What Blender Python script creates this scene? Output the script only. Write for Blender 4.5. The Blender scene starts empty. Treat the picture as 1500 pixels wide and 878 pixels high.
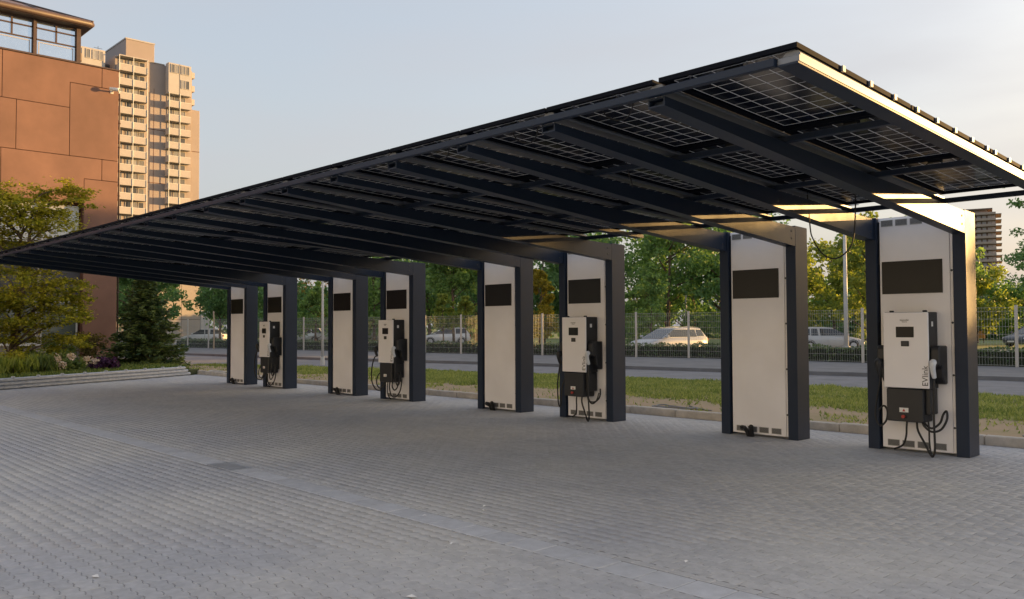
import bpy, bmesh, math, random
import numpy as np
from mathutils import Vector, Matrix
R = math.radians
C = bpy.context.scene.collection
SC = bpy.context.scene

# ------------------------------------------------------------------ camera
cam_d = bpy.data.cameras.new('camera'); cam = bpy.data.objects.new('camera', cam_d); C.objects.link(cam)
cam_d.sensor_width = 36; cam_d.lens = 36 * 1252.485 / 1500; cam_d.clip_end = 3000; cam_d.clip_start = .05
AZ, PITCH, ROLL = .813273936, .031301169, -.004514264
fw = Vector((-math.sin(AZ), math.cos(AZ), 0)); rt = Vector((math.cos(AZ), math.sin(AZ), 0)); up = Vector((0, 0, 1))
f2 = fw * math.cos(PITCH) + up * math.sin(PITCH); u2 = up * math.cos(PITCH) - fw * math.sin(PITCH)
r3 = rt * math.cos(ROLL) + u2 * math.sin(ROLL); u3 = u2 * math.cos(ROLL) - rt * math.sin(ROLL)
m = Matrix((r3, u3, -f2)).transposed().to_4x4(); m.translation = Vector((0, 0, 1.6)); cam.matrix_world = m
SC.camera = cam

# ------------------------------------------------------------------ sky and sun
SUN_AZ, SUN_EL = R(25), R(5.2)
w = bpy.data.worlds.new('World'); SC.world = w; w.use_nodes = True
nt = w.node_tree; nt.nodes.clear()
out = nt.nodes.new('ShaderNodeOutputWorld'); bg = nt.nodes.new('ShaderNodeBackground'); nt.links.new(bg.outputs[0], out.inputs[0])
sky = nt.nodes.new('ShaderNodeTexSky'); sky.sky_type = 'NISHITA'; sky.sun_disc = False
sky.sun_elevation = SUN_EL; sky.sun_rotation = SUN_AZ
sky.air_density = 1.0; sky.dust_density = 6.0; sky.ozone_density = 1.5; sky.altitude = 200
bg.inputs[1].default_value = .15
# thin high cloud veil over the sky
tc = nt.nodes.new('ShaderNodeTexCoord'); mp = nt.nodes.new('ShaderNodeMapping'); mp.inputs['Scale'].default_value = (1, 1, 4.5)
nz = nt.nodes.new('ShaderNodeTexNoise'); nz.inputs['Scale'].default_value = 1.6; nz.inputs['Detail'].default_value = 6
cr = nt.nodes.new('ShaderNodeValToRGB'); cr.color_ramp.elements[0].position = .35; cr.color_ramp.elements[1].position = .75
cr.color_ramp.elements[0].color = (.60, .60, .60, 1); cr.color_ramp.elements[1].color = (.88, .88, .88, 1)
mx = nt.nodes.new('ShaderNodeMix'); mx.data_type = 'RGBA'
nt.links.new(tc.outputs['Generated'], mp.inputs[0]); nt.links.new(mp.outputs[0], nz.inputs['Vector'])
nt.links.new(nz.outputs['Fac'], cr.inputs[0]); nt.links.new(cr.outputs[0], mx.inputs[0])
nt.links.new(sky.outputs[0], mx.inputs[6]); mx.inputs[7].default_value = (.87, .845, .88, 1)
nt.links.new(mx.outputs[2], bg.inputs[0])
sd = bpy.data.lights.new('sun', 'SUN'); sun = bpy.data.objects.new('sun', sd); C.objects.link(sun)
sd.energy = 2.5; sd.angle = R(.5); sd.color = (1, .58, .20)
sdir = Vector((math.sin(SUN_AZ) * math.cos(SUN_EL), math.cos(SUN_AZ) * math.cos(SUN_EL), math.sin(SUN_EL)))
sun.rotation_euler = sdir.to_track_quat('Z', 'Y').to_euler(); sun.location = (30, 60, 40)
SC.view_settings.view_transform = 'Standard'; SC.view_settings.look = 'None'; SC.view_settings.gamma = 1
SC.view_settings.exposure = 2.24

# ------------------------------------------------------------------ materials
def mat(name, col, rough=.6, metal=0., var=.12, scale=2., bump=0., bscale=40., col2=None, rand=0., pos=False, spec=.5, dirt=0., coat=0., patch=None):
    M = bpy.data.materials.new(name); M.use_nodes = True; t = M.node_tree; N = t.nodes; L = t.links
    b = N['Principled BSDF']; b.inputs['Roughness'].default_value = rough; b.inputs['Metallic'].default_value = metal
    b.inputs['Specular IOR Level'].default_value = spec; b.inputs['Coat Weight'].default_value = coat
    if pos:
        co = N.new('ShaderNodeNewGeometry').outputs['Position']
    else:
        co = N.new('ShaderNodeTexCoord').outputs['Object']
    n = N.new('ShaderNodeTexNoise'); n.inputs['Scale'].default_value = scale; n.inputs['Detail'].default_value = 7; n.inputs['Roughness'].default_value = .62
    L.new(co, n.inputs['Vector'])
    r = N.new('ShaderNodeValToRGB'); r.color_ramp.elements[0].position = .3; r.color_ramp.elements[1].position = .7
    c2 = col2 or tuple(min(1, c * (1 + var)) for c in col); c1 = col if col2 else tuple(c * (1 - var) for c in col)
    r.color_ramp.elements[0].color = (*c1, 1); r.color_ramp.elements[1].color = (*c2, 1)
    L.new(n.outputs['Fac'], r.inputs[0]); last = r.outputs[0]
    if patch:   # second, coarse layer of tone
        n3 = N.new('ShaderNodeTexNoise'); n3.inputs['Scale'].default_value = patch[1]; n3.inputs['Detail'].default_value = 3
        L.new(co, n3.inputs['Vector']); r3_ = N.new('ShaderNodeValToRGB'); r3_.color_ramp.elements[0].position = .38; r3_.color_ramp.elements[1].position = .62
        L.new(n3.outputs['Fac'], r3_.inputs[0]); m3 = N.new('ShaderNodeMix'); m3.data_type = 'RGBA'; m3.blend_type = 'MULTIPLY'; m3.inputs[0].default_value = 1
        r3_.color_ramp.elements[0].color = (*patch[0], 1); r3_.color_ramp.elements[1].color = (*patch[2], 1)
        L.new(last, m3.inputs[6]); L.new(r3_.outputs[0], m3.inputs[7]); last = m3.outputs[2]
    if rand:    # each piece slightly different
        g = N.new('ShaderNodeNewGeometry'); oi = N.new('ShaderNodeObjectInfo'); a = N.new('ShaderNodeMath'); a.operation = 'ADD'
        L.new(g.outputs['Random Per Island'], a.inputs[0]); L.new(oi.outputs['Random'], a.inputs[1])
        wn = N.new('ShaderNodeTexWhiteNoise'); wn.noise_dimensions = '1D'; L.new(a.outputs[0], wn.inputs['W'])
        mr = N.new('ShaderNodeMapRange'); mr.inputs['To Min'].default_value = 1 - rand; mr.inputs['To Max'].default_value = 1 + rand
        L.new(wn.outputs['Value'], mr.inputs[0]); hs = N.new('ShaderNodeMix'); hs.data_type = 'RGBA'; hs.blend_type = 'MULTIPLY'; hs.inputs[0].default_value = 1
        L.new(last, hs.inputs[6]); L.new(mr.outputs[0], hs.inputs[7]); last = hs.outputs[2]
    L.new(last, b.inputs['Base Color'])
    if dirt:
        mr2 = N.new('ShaderNodeMapRange'); mr2.inputs['To Min'].default_value = rough - dirt; mr2.inputs['To Max'].default_value = rough + dirt
        L.new(n.outputs['Fac'], mr2.inputs[0]); L.new(mr2.outputs[0], b.inputs['Roughness'])
    if bump:
        n2 = N.new('ShaderNodeTexNoise'); n2.inputs['Scale'].default_value = bscale; n2.inputs['Detail'].default_value = 4
        L.new(co, n2.inputs['Vector']); bp = N.new('ShaderNodeBump'); bp.inputs['Strength'].default_value = bump; bp.inputs['Distance'].default_value = .02
        L.new(n2.outputs['Fac'], bp.inputs['Height']); L.new(bp.outputs[0], b.inputs['Normal'])
    return M

def leaf_mat(name, dark, light, trans=.45, rough=.5):
    M = bpy.data.materials.new(name); M.use_nodes = True; t = M.node_tree; N = t.nodes; L = t.links
    o = N['Material Output']; b = N['Principled BSDF']; b.inputs['Roughness'].default_value = rough; b.inputs['Specular IOR Level'].default_value = .25
    g = N.new('ShaderNodeNewGeometry'); n = N.new('ShaderNodeTexNoise'); n.inputs['Scale'].default_value = .9; L.new(g.outputs['Position'], n.inputs['Vector'])
    a = N.new('ShaderNodeMath'); a.operation = 'ADD'; L.new(g.outputs['Random Per Island'], a.inputs[0]); L.new(n.outputs['Fac'], a.inputs[1])
    r = N.new('ShaderNodeValToRGB'); r.color_ramp.elements[0].position = .25; r.color_ramp.elements[1].position = .8
    h = N.new('ShaderNodeMath'); h.operation = 'MULTIPLY'; h.inputs[1].default_value = .55; L.new(a.outputs[0], h.inputs[0]); L.new(h.outputs[0], r.inputs[0])
    r.color_ramp.elements[0].color = (*dark, 1); r.color_ramp.elements[1].color = (*light, 1)
    L.new(r.outputs[0], b.inputs['Base Color'])
    tr = N.new('ShaderNodeBsdfTranslucent'); br = N.new('ShaderNodeMix'); br.data_type = 'RGBA'; br.blend_type = 'MULTIPLY'; br.inputs[0].default_value = 1
    br.inputs[7].default_value = (1.1, 1.15, .6, 1); L.new(r.outputs[0], br.inputs[6]); L.new(br.outputs[2], tr.inputs[0])
    ms = N.new('ShaderNodeMixShader'); ms.inputs[0].default_value = trans; L.new(b.outputs[0], ms.inputs[1]); L.new(tr.outputs[0], ms.inputs[2]); L.new(ms.outputs[0], o.inputs[0])
    return M

def glass_mat(name, col, rough=.06, spec=.8):
    return mat(name, col, rough=rough, var=.15, scale=1.2, spec=spec)

MT = {}
MT['steel'] = mat('anthracite_powder_coat', (.017, .028, .053), rough=.42, var=.08, scale=3, dirt=.08, bump=.03, bscale=300, spec=.22)
MT['panel'] = mat('white_cladding', (.85, .84, .87), rough=.5, var=.03, scale=1.5, dirt=.06, patch=((.94, .935, .925), 1.3, (1., 1., 1.)))
MT['screen'] = mat('black_display_glass', (.009, .009, .010), rough=.32, var=.2, spec=.26)
MT['vent'] = mat('grey_vent_metal', (.36, .355, .345), rough=.5)
MT['conduit'] = mat('grey_conduit', (.22, .22, .23), rough=.6)
MT['ventdark'] = mat('dark_vent_slot', (.06, .06, .06), rough=.8)
MT['galv'] = mat('galvanised_steel', (.40, .43, .48), rough=.45, metal=.35, var=.2, scale=9, dirt=.12)
MT['alu'] = mat('pale_aluminium', (.17, .19, .23), rough=.4, metal=.25, var=.06, scale=6)
MT['pvframe'] = mat('black_anodised_frame', (.008, .010, .016), rough=.75, var=.15, spec=.05)
MT['cell'] = mat('solar_cell', (.006, .009, .020), rough=.16, var=.35, scale=6, spec=.55)
MT['grid'] = mat('cell_gap_white', (.88, .89, .9), rough=.5)
MT['cover'] = mat('charger_white_plastic', (.84, .83, .86), rough=.42, var=.02)
MT['black'] = mat('black_plastic', (.018, .019, .022), rough=.5, var=.2, bump=.04, bscale=200)
MT['rubber'] = mat('black_rubber_cable', (.014, .014, .015), rough=.55, var=.2)
MT['plug'] = mat('pale_plug_plastic', (.60, .63, .67), rough=.3, var=.1)
MT['red'] = mat('red_plastic', (.45, .04, .03), rough=.45)
MT['print'] = mat('dark_print', (.05, .05, .055), rough=.6)
MT['sticker'] = mat('white_sticker', (.75, .75, .73), rough=.5)
MT['paver'] = mat('concrete_paver', (.45, .452, .46), rough=.85, var=.13, scale=14, bump=.1, bscale=160, rand=.06, pos=True,
                  patch=((.87, .885, .925), .42, (1.06, 1.05, 1.015)))
MT['joint'] = mat('dark_joint_sand', (.22, .215, .205), rough=.95, var=.25, scale=30, pos=True)
MT['slab'] = mat('bluish_concrete_slab', (.47, .485, .515), rough=.8, var=.12, scale=9, bump=.15, bscale=120, rand=.08, pos=True)
MT['kerb'] = mat('kerb_concrete', (.48, .45, .41), rough=.85, var=.2, scale=5, bump=.25, bscale=90, rand=.08, pos=True)
MT['asphalt'] = mat('asphalt', (.19, .19, .20), rough=.85, var=.22, scale=1.4, bump=.2, bscale=120, pos=True)
MT['footway'] = mat('footway_asphalt', (.17, .17, .175), rough=.9, var=.2, scale=1.2, pos=True)
MT['lot'] = mat('pale_car_park', (.27, .265, .25), rough=.9, var=.2, scale=.6, pos=True)
MT['soil'] = mat('bare_soil_and_turf', (.40, .28, .19), rough=.95, scale=1.3, col2=(.30, .25, .13), bump=.6, bscale=30, pos=True)
MT['lawn'] = mat('lawn', (.10, .15, .04), rough=.95, scale=.5, col2=(.16, .20, .06), pos=True)
MT['bed'] = mat('planting_soil', (.06, .07, .03), rough=.95, var=.4, scale=2, pos=True)
MT['terra'] = mat('terracotta_render', (.20, .112, .088), rough=.85, rand=.07, var=.13, scale=.9, bump=.14, bscale=70, patch=((.90, .90, .90), .35, (1.08, 1.07, 1.05)))
MT['core'] = mat('dark_joint_brown', (.12, .05, .035), rough=.9)
MT['copper'] = mat('brown_metal', (.08, .053, .048), rough=.5, var=.15, scale=3)
MT['roof'] = mat('brown_roof_sheet', (.16, .10, .085), rough=.45, var=.15, scale=2)
MT['winglass'] = mat('window_glass', (.58, .67, .78), rough=.05, metal=.9, var=.06, scale=.8)
MT['lowglass'] = glass_mat('shaded_window_glass', (.10, .12, .11), rough=.06, spec=.8)
MT['blind'] = mat('white_blind', (.62, .64, .64), rough=.5, var=.03)
MT['greywall'] = mat('grey_render', (.075, .075, .085), rough=.8, var=.15)
MT['whiteframe'] = mat('white_window_frame', (.6, .6, .58), rough=.5)
MT['concrete'] = mat('grey_concrete', (.26, .24, .22), rough=.9, var=.2, scale=2)
MT['tan'] = mat('tan_facade', (.335, .285, .275), rough=.85, var=.08, scale=.12)
MT['cream'] = mat('cream_facade', (.44, .42, .425), rough=.8, var=.06, scale=.3)
MT['rail'] = mat('cream_balcony_front', (.42, .39, .39), rough=.75, var=.06, scale=.6)
MT['farglass'] = mat('far_window_glass', (.20, .20, .205), rough=.1, spec=.7, rand=.75)
MT['beige'] = mat('beige_panel', (.33, .29, .26), rough=.85, var=.06, scale=.2)
MT['brownfar'] = mat('brown_far_facade', (.19, .125, .10), rough=.8)
MT['balconyfar'] = mat('pinkish_balcony', (.38, .30, .26), rough=.8)
MT['bark'] = mat('bark', (.12, .085, .06), rough=.95, var=.35, scale=8, bump=.5, bscale=40)
MT['stake'] = mat('pale_wood', (.45, .36, .25), rough=.9)
MT['postwood'] = mat('pale_fence_post', (.50, .47, .42), rough=.6, var=.1)
MT['wire'] = mat('pale_fence_wire', (.42, .43, .42), rough=.5, metal=.3)
MT['pole'] = mat('pale_grey_pole', (.50, .50, .49), rough=.5, var=.1)
MT['tyre'] = mat('tyre_rubber', (.02, .02, .02), rough=.8)
MT['rim'] = mat('alloy_rim', (.5, .5, .52), rough=.35, metal=.7)
MT['carglass'] = glass_mat('car_glass', (.035, .042, .05), rough=.015, spec=.6)
MT['lamp'] = mat('clear_lamp', (.6, .6, .6), rough=.15, spec=.9)
MT['taillamp'] = mat('tail_lamp', (.35, .03, .02), rough=.5)
for k, c in (('white', (.70, .70, .69)), ('silver', (.42, .43, .44)), ('grey', (.055, .06, .068)), ('navy', (.05, .06, .08))):
    MT['paint_' + k] = mat('car_paint_' + k, c, rough=.38, var=.03, coat=.15 if k != 'grey' else 0., metal=0., spec=.5 if k != 'grey' else .3)
MT['litter'] = mat('white_scrap', (.75, .75, .75), rough=.7)
MT['rooftile'] = mat('red_roof_tile', (.30, .12, .07), rough=.9, var=.2)
MT['blossom'] = mat('pale_blossom', (.75, .62, .55), rough=.8)
MT['purple'] = mat('purple_leaf', (.06, .02, .07), rough=.7, var=.4)
MT['orange'] = mat('orange_box', (.75, .36, .08), rough=.6)
LF = {}
LF['maple'] = leaf_mat('maple_leaf', (.14, .18, .025), (.52, .45, .06), .55)
LF['spruce'] = leaf_mat('spruce_needle', (.035, .08, .04), (.18, .22, .06), .2)
LF['deep'] = leaf_mat('deep_green_leaf', (.075, .165, .07), (.20, .33, .12), .4)
LF['mid'] = leaf_mat('mid_green_leaf', (.10, .195, .07), (.27, .39, .12), .45)
LF['yellow'] = leaf_mat('yellow_green_leaf', (.13, .19, .045), (.34, .37, .08), .5)
LF['gold'] = leaf_mat('golden_leaf', (.15, .14, .02), (.42, .32, .04), .5)
LF['brown'] = leaf_mat('brownish_leaf', (.08, .08, .03), (.24, .18, .06), .45)
LF['hedge'] = leaf_mat('hedge_leaf', (.06, .11, .05), (.15, .21, .09), .3)
LF['grass'] = leaf_mat('grass_blade', (.11, .18, .045), (.40, .42, .15), .4)
LF['shrub'] = leaf_mat('shrub_leaf', (.07, .13, .04), (.24, .28, .08), .4)
LF['blossom'] = leaf_mat('blossom_petal', (.6, .45, .38), (.8, .68, .6), .3)
LF['purple'] = leaf_mat('purple_leaf_blade', (.04, .012, .05), (.11, .04, .12), .3)

# ------------------------------------------------------------------ mesh helpers
class MB:
    def __init__(s): s.v = []; s.f = []
    def add(s, vs, fs):
        o = len(s.v); s.v += [tuple(p) for p in vs]; s.f += [tuple(i + o for i in f) for f in fs]
    def hexa(s, p):      # 4 bottom (ccw from above), 4 top
        s.add(p, [(3, 2, 1, 0), (4, 5, 6, 7), (0, 1, 5, 4), (1, 2, 6, 5), (2, 3, 7, 6), (3, 0, 4, 7)])
    def box(s, x0, x1, y0, y1, z0, z1):
        s.hexa([(x0, y0, z0), (x1, y0, z0), (x1, y1, z0), (x0, y1, z0), (x0, y0, z1), (x1, y0, z1), (x1, y1, z1), (x0, y1, z1)])
    def slopebox(s, x0, x1, y0, y1, zb0, zb1, zt0, zt1):   # bottoms/tops at y0 and y1
        s.hexa([(x0, y0, zb0), (x1, y0, zb0), (x1, y1, zb1), (x0, y1, zb1), (x0, y0, zt0), (x1, y0, zt0), (x1, y1, zt1), (x0, y1, zt1)])
    def prism(s, poly, a, b, axis):   # poly ccw seen from +axis
        n = len(poly)
        def P(q, t): return {'x': (t, q[0], q[1]), 'y': (q[1], t, q[0]), 'z': (q[0], q[1], t)}[axis]
        vs = [P(q, a) for q in poly] + [P(q, b) for q in poly]
        s.add(vs, [tuple(range(n - 1, -1, -1)), tuple(range(n, 2 * n))] + [(i, (i + 1) % n, n + (i + 1) % n, n + i) for i in range(n)])
    def tube(s, path, r, n=8, caps=True):
        P = [Vector(p) for p in path]; rr = r if isinstance(r, (list, tuple)) else [r] * len(P)
        o = len(s.v); prev = None
        for i, p in enumerate(P):
            d = (P[min(i + 1, len(P) - 1)] - P[max(i - 1, 0)]); d = d.normalized() if d.length > 1e-9 else Vector((0, 0, 1))
            if prev is None:
                a = d.orthogonal().normalized()
            else:
                a = prev - d * prev.dot(d); a = a.normalized() if a.length > 1e-6 else d.orthogonal().normalized()
            prev = a; b = d.cross(a)
            for k in range(n):
                t = 2 * math.pi * k / n; s.v.append(tuple(p + (a * math.cos(t) + b * math.sin(t)) * rr[i]))
        for i in range(len(P) - 1):
            for k in range(n):
                s.f.append((o + i * n + k, o + i * n + (k + 1) % n, o + (i + 1) * n + (k + 1) % n, o + (i + 1) * n + k))
        if caps:
            s.f.append(tuple(o + k for k in range(n - 1, -1, -1))); e = o + (len(P) - 1) * n; s.f.append(tuple(e + k for k in range(n)))
    def cyl(s, p0, p1, r, n=12): s.tube([p0, p1], r, n)
    def ring(s, c, axis, r0, r1, h, n=20):  # annulus solid
        ax = Vector(axis).normalized(); a = ax.orthogonal().normalized(); b = ax.cross(a); c = Vector(c); o = len(s.v)
        for k in range(n):
            t = 2 * math.pi * k / n; d = a * math.cos(t) + b * math.sin(t)
            for rr, hh in ((r0, 0), (r1, 0), (r1, h), (r0, h)): s.v.append(tuple(c + d * rr + ax * hh))
        for k in range(n):
            i = o + k * 4; j = o + ((k + 1) % n) * 4
            for q in range(4): s.f.append((i + q, j + q, j + (q + 1) % 4, i + (q + 1) % 4))
    def mesh(s, name, bevel=0., smooth=False):
        me = bpy.data.meshes.new(name); me.from_pydata(s.v, [], s.f)
        b = bmesh.new(); b.from_mesh(me)
        bmesh.ops.recalc_face_normals(b, faces=b.faces)
        if bevel:
            es = [e for e in b.edges if len(e.link_faces) == 2 and e.calc_face_angle(0) > .5]
            bmesh.ops.bevel(b, geom=es, offset=bevel, segments=1, affect='EDGES', clamp_overlap=True)
        b.to_mesh(me); b.free()
        if smooth: me.polygons.foreach_set('use_smooth', [True] * len(me.polygons))
        return me
    def build(s, name, m, parent=None, bevel=0., smooth=False):
        return link(name, s.mesh(name, bevel, smooth), m, parent)

def link(name, me, m, parent=None):
    o = bpy.data.objects.new(name, me); C.objects.link(o)
    if m is not None and len(me.materials) == 0: me.materials.append(m)
    if parent is not None: o.parent = parent
    return o
def tag(o, label=None, cat=None, group=None, kind=None):
    if label: o['label'] = label
    if cat: o['category'] = cat
    if group: o['group'] = group
    if kind: o['kind'] = kind
    return o
def thing(name, label, cat, loc=(0, 0, 0), rz=0., group=None):
    o = bpy.data.objects.new(name, None); C.objects.link(o); o.location = loc; o.rotation_euler = (0, 0, rz); o.empty_display_size = .2
    return tag(o, label, cat, group)
def kids(o): return list(o.children)
def dup(o, loc=None, parent=None, label=None):
    c = o.copy(); C.objects.link(c)
    if parent is not None: c.parent = parent
    if loc is not None: c.location = loc
    if label: c['label'] = label
    for ch in kids(o): dup(ch, None, c)
    return c
def box(name, m, parent, *b, bevel=0.):
    q = MB(); q.box(*b); return q.build(name, m, parent, bevel)

def quads(name, P, N, S, rng, m, parent=None, aspect=.55, up_bias=0.):
    """leaf-shaped quads at points P; N = long-axis hints or None; S sizes"""
    n = len(P); S = np.broadcast_to(np.asarray(S, float), (n,))
    d = rng.normal(size=(n, 3)) if N is None else N + rng.normal(size=(n, 3)) * .35
    if up_bias: d[:, 2] *= (1 - up_bias)
    d /= np.linalg.norm(d, axis=1)[:, None] + 1e-9
    e = rng.normal(size=(n, 3))
    if up_bias: e[:, 2] *= (1 - up_bias)
    e -= d * (e * d).sum(1)[:, None]; e /= np.linalg.norm(e, axis=1)[:, None] + 1e-9
    h = S[:, None] * .5; k = h * aspect
    V = np.stack([P - d * h, P + e * k - d * h * .1, P + d * h, P - e * k - d * h * .1], 1).reshape(-1, 3)
    return rawquads(name, V, m, parent)
def rawquads(name, V, m, parent=None, nv=4):
    n = len(V) // nv; me = bpy.data.meshes.new(name)
    me.vertices.add(len(V)); me.vertices.foreach_set('co', np.ascontiguousarray(V, np.float32).ravel())
    me.loops.add(n * nv); me.loops.foreach_set('vertex_index', np.arange(n * nv, dtype=np.int32))
    me.polygons.add(n); me.polygons.foreach_set('loop_start', np.arange(n, dtype=np.int32) * nv)
    me.update(calc_edges=True)
    return link(name, me, m, parent)

# ------------------------------------------------------------------ ground, road, pavements
def sheet(name, poly, z, m, label=None):
    q = MB(); q.add([(x, y, z) for x, y in poly], [tuple(range(len(poly)))]); o = q.build(name, m); tag(o, kind='structure'); return o
sheet('ground', [(-1500, -900), (1500, -900), (1500, 1900), (-1500, 1900)], -.30, MT['lawn'])
def prism_z(name, poly, z0, z1, m):
    q = MB(); q.prism(poly, z0, z1, 'z'); o = q.build(name, m); tag(o, kind='structure'); return o
ROAD_N = [(-120, -4), (-60, 9.0), (-33, 15.6), (-28.6, 17.1), (-23.8, 18.2), (-19.5, 19.2), (-16, 19.8), (-10, 20.0), (20, 20.2), (80, 20.5)]
ROAD_F = [(80, 29.5), (20, 28.4), (-8, 26.8), (-16, 25.4), (-25, 24.3), (-37, 21.9), (-60, 19.5), (-120, 8)]
FENCE = [(-110, 19.5), (-66, 26.0), (-36.3, 30.44), (-23.06, 33.0), (12, 33.4)]
prism_z('road', ROAD_N + ROAD_F, -.29, 0, MT['asphalt'])
footway_poly = list(reversed(ROAD_F)) + [(80, 34.2)] + [(x, y + .35) for x, y in reversed(FENCE)]
prism_z('pavement', footway_poly, -.28, .10, MT['footway'])
lot_poly = [(x, y + .354) for x, y in FENCE] + [(80, 34.21), (80, 58), (-20, 57), (-58, 56), (-110, 52)]
prism_z('car_park', lot_poly, -.27, .02, MT['lot'])
kerb_line = [(x, y - .0) for x, y in reversed(ROAD_F)]
q = MB()
for (x0, y0), (x1, y1) in zip(kerb_line[1:-1], kerb_line[2:]):
    q.hexa([(x0, y0 - .12, -.2), (x1, y1 - .12, -.2), (x1, y1 - .003, -.2), (x0, y0 - .003, -.2), (x0, y0 - .12, .12), (x1, y1 - .12, .12), (x1, y1 - .003, .12), (x0, y0 - .003, .12)])
far_kerb = q.build('road_kerb', MT['footway']); tag(far_kerb, kind='structure')
verge_poly = [(-60, 9.003), (-60, 8.0), (-29.2, 12.58), (14, 12.58), (14, 20.15)] + list(reversed([(x, y - .003) for x, y in ROAD_N[2:8]]))
verge = prism_z('verge', list(reversed(verge_poly)), -.26, .085, MT['soil'])
bed_poly = [(-36.6, -12), (-21.0, -12), (-22.2, -1), (-25.75, 5.7), (-28.85, 11.8), (-29.0, 12.5), (-60, 7.9), (-60, -12)]
bed = prism_z('planting_bed', bed_poly, -.26, .16, MT['bed'])
yard_poly = [(-22.0, -1), (-21.5, -14), (14, -14), (14, 12.42), (-28.8, 12.42), (-25.6, 5.7)]
yard = prism_z('paved_yard', list(yard_poly), -.25, -.0042, MT['joint'])

# interlocking pavers: rows along X with wavy joints
PW, PH, AMP, GAP = .225, .1125, .0075, .0022
rng = np.random.default_rng(7)
T1 = np.array([0, .1, .4, .6, .9]); W1 = np.array([0, 1, 1, -1, -1]) * AMP
TS = np.concatenate([T1 / 2, T1 / 2 + .5, [1.0]]); WV = np.concatenate([W1, W1, [0]])
def paver_outline(detail=True):
    if not detail: return np.array([(GAP, GAP), (PW - GAP, GAP), (PW - GAP, PH - GAP), (GAP, PH - GAP)]) - np.array([PW / 2, PH / 2])
    bx = GAP + TS * (PW - 2 * GAP); b = np.stack([bx, WV + GAP], 1); t = np.stack([bx[::-1], WV[::-1] + PH - GAP], 1)
    return np.concatenate([b, t]) - np.array([PW / 2, PH / 2])
def paver_verts(detail=True):
    o = paver_outline(detail); inn = o * np.array([1 - .007 / PW, 1 - .007 / PH]); k = len(o)
    return np.concatenate([np.c_[o, np.full(k, -.0036)], np.c_[inn, np.zeros(k)]])
def paver_faces(k): return [(i, (i + 1) % k, k + (i + 1) % k, k + i) for i in range(k)] + [tuple(range(k, 2 * k))]
def left_edge(y): return -25.55 - .49 * (y - 5.7) if y > 5.7 else -25.55 + .53 * (5.7 - y)
cells = []
def rows(y0, dy, n):
    for j in range(n):
        yc = y0 + dy * (j + .5); ph = j % 2
        xl = left_edge(yc) + .05; i0 = math.ceil((xl - ph * PW / 2) / PW)
        xs = (np.arange(i0, int(3.2 / PW)) + .5) * PW + ph * PW / 2
        cells.extend((x, yc, ph) for x in xs)
rows(4.668, PH, 68); rows(4.297, -PH, 47)
cells = np.array(cells)
# the 300 pavers that show largest
rel = np.c_[cells[:, :2], np.full(len(cells), -1.6)]
zc = rel @ np.array(f2); uc = rel @ np.array(r3) / zc * 1252.5 + 750; vc = 439 - rel @ np.array(u3) / zc * 1252.5
vis = (zc > 1) & (uc > -5) & (uc < 1505) & (vc < 880)
order = np.argsort(np.where(vis, zc, 1e9)); near = order[:300]; nearset = np.zeros(len(cells), bool); nearset[near] = True
me = bpy.data.meshes.new('paver'); me.from_pydata(paver_verts().tolist(), [], paver_faces(22)); me.materials.append(MT['paver']); pm = me
TL = .0009
for i in near:
    o = bpy.data.objects.new('paver', pm); C.objects.link(o); o.parent = yard
    o.location = (cells[i, 0], cells[i, 1], rng.normal() * .0004); o.rotation_euler = (rng.normal() * TL, rng.normal() * TL, rng.normal() * .005)
def field(name, rest, detail):
    PV = paver_verts(detail); kk = len(PV); PF = paver_faces(kk // 2); nr = len(rest)
    V = np.repeat(PV[None], nr, 0); tilt = rng.normal(size=(nr, 2)) * TL
    V[:, :, 2] += V[:, :, 0] * tilt[:, :1] + V[:, :, 1] * tilt[:, 1:] + rng.normal(size=(nr, 1)) * .0004
    V[:, :, 0] += rest[:, 0:1]; V[:, :, 1] += rest[:, 1:2]
    me = bpy.data.meshes.new(name); me.vertices.add(nr * kk); me.vertices.foreach_set('co', V.astype(np.float32).ravel())
    fl = [len(f) for f in PF]; base = np.concatenate([np.array(f) for f in PF]); nl = len(base)
    idx = (base[None] + (np.arange(nr) * kk)[:, None]).ravel(); starts = np.concatenate([[0], np.cumsum(fl)[:-1]])
    st = (starts[None] + (np.arange(nr) * nl)[:, None]).ravel()
    me.loops.add(len(idx)); me.loops.foreach_set('vertex_index', idx.astype(np.int32)); me.polygons.add(len(st)); me.polygons.foreach_set('loop_start', st.astype(np.int32))
    me.update(calc_edges=True); pf = link(name, me, MT['paver'], yard); pf['kind'] = 'stuff'
far_ = np.hypot(cells[:, 0], cells[:, 1]) > 15
field('paver_field', cells[~nearset & ~far_], True); field('far_paver_field', cells[~nearset & far_], False)
# channel of smooth slabs and a course of straight stones beside it
def stone(name, x0, x1, y0, y1, z0, z1, m, parent, bev=.006):
    q = MB(); q.box(x0, x1, y0, y1, z0, z1); return q.build(name, m, parent, bev)
sl = MB(); sl.box(-.1475, .1475, -.132, .132, -.012, .002); slab_me = sl.mesh('channel_slab', .006); slab_me.materials.append(MT['slab'])
st_ = MB(); st_.box(-.0775, .0775, -.037, .037, -.012, .001); st_me = st_.mesh('edge_stone', .005); st_me.materials.append(MT['paver'])
for i in range(82):
    x = -.9 - i * .30
    if x < left_edge(4.4) + .2: break
    if -9.8 < x < -9.15: continue
    o = bpy.data.objects.new('channel_slab', slab_me); C.objects.link(o); o.parent = yard; o.location = (x, 4.4375, rng.normal() * .001); o.rotation_euler = (rng.normal() * .004, 0, rng.normal() * .003)
for i in range(158):
    x = -.9 - i * .16
    o = bpy.data.objects.new('edge_stone', st_me); C.objects.link(o); o.parent = yard; o.location = (x, 4.622, rng.normal() * .001); o.rotation_euler = (rng.normal() * .005, 0, 0)
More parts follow.
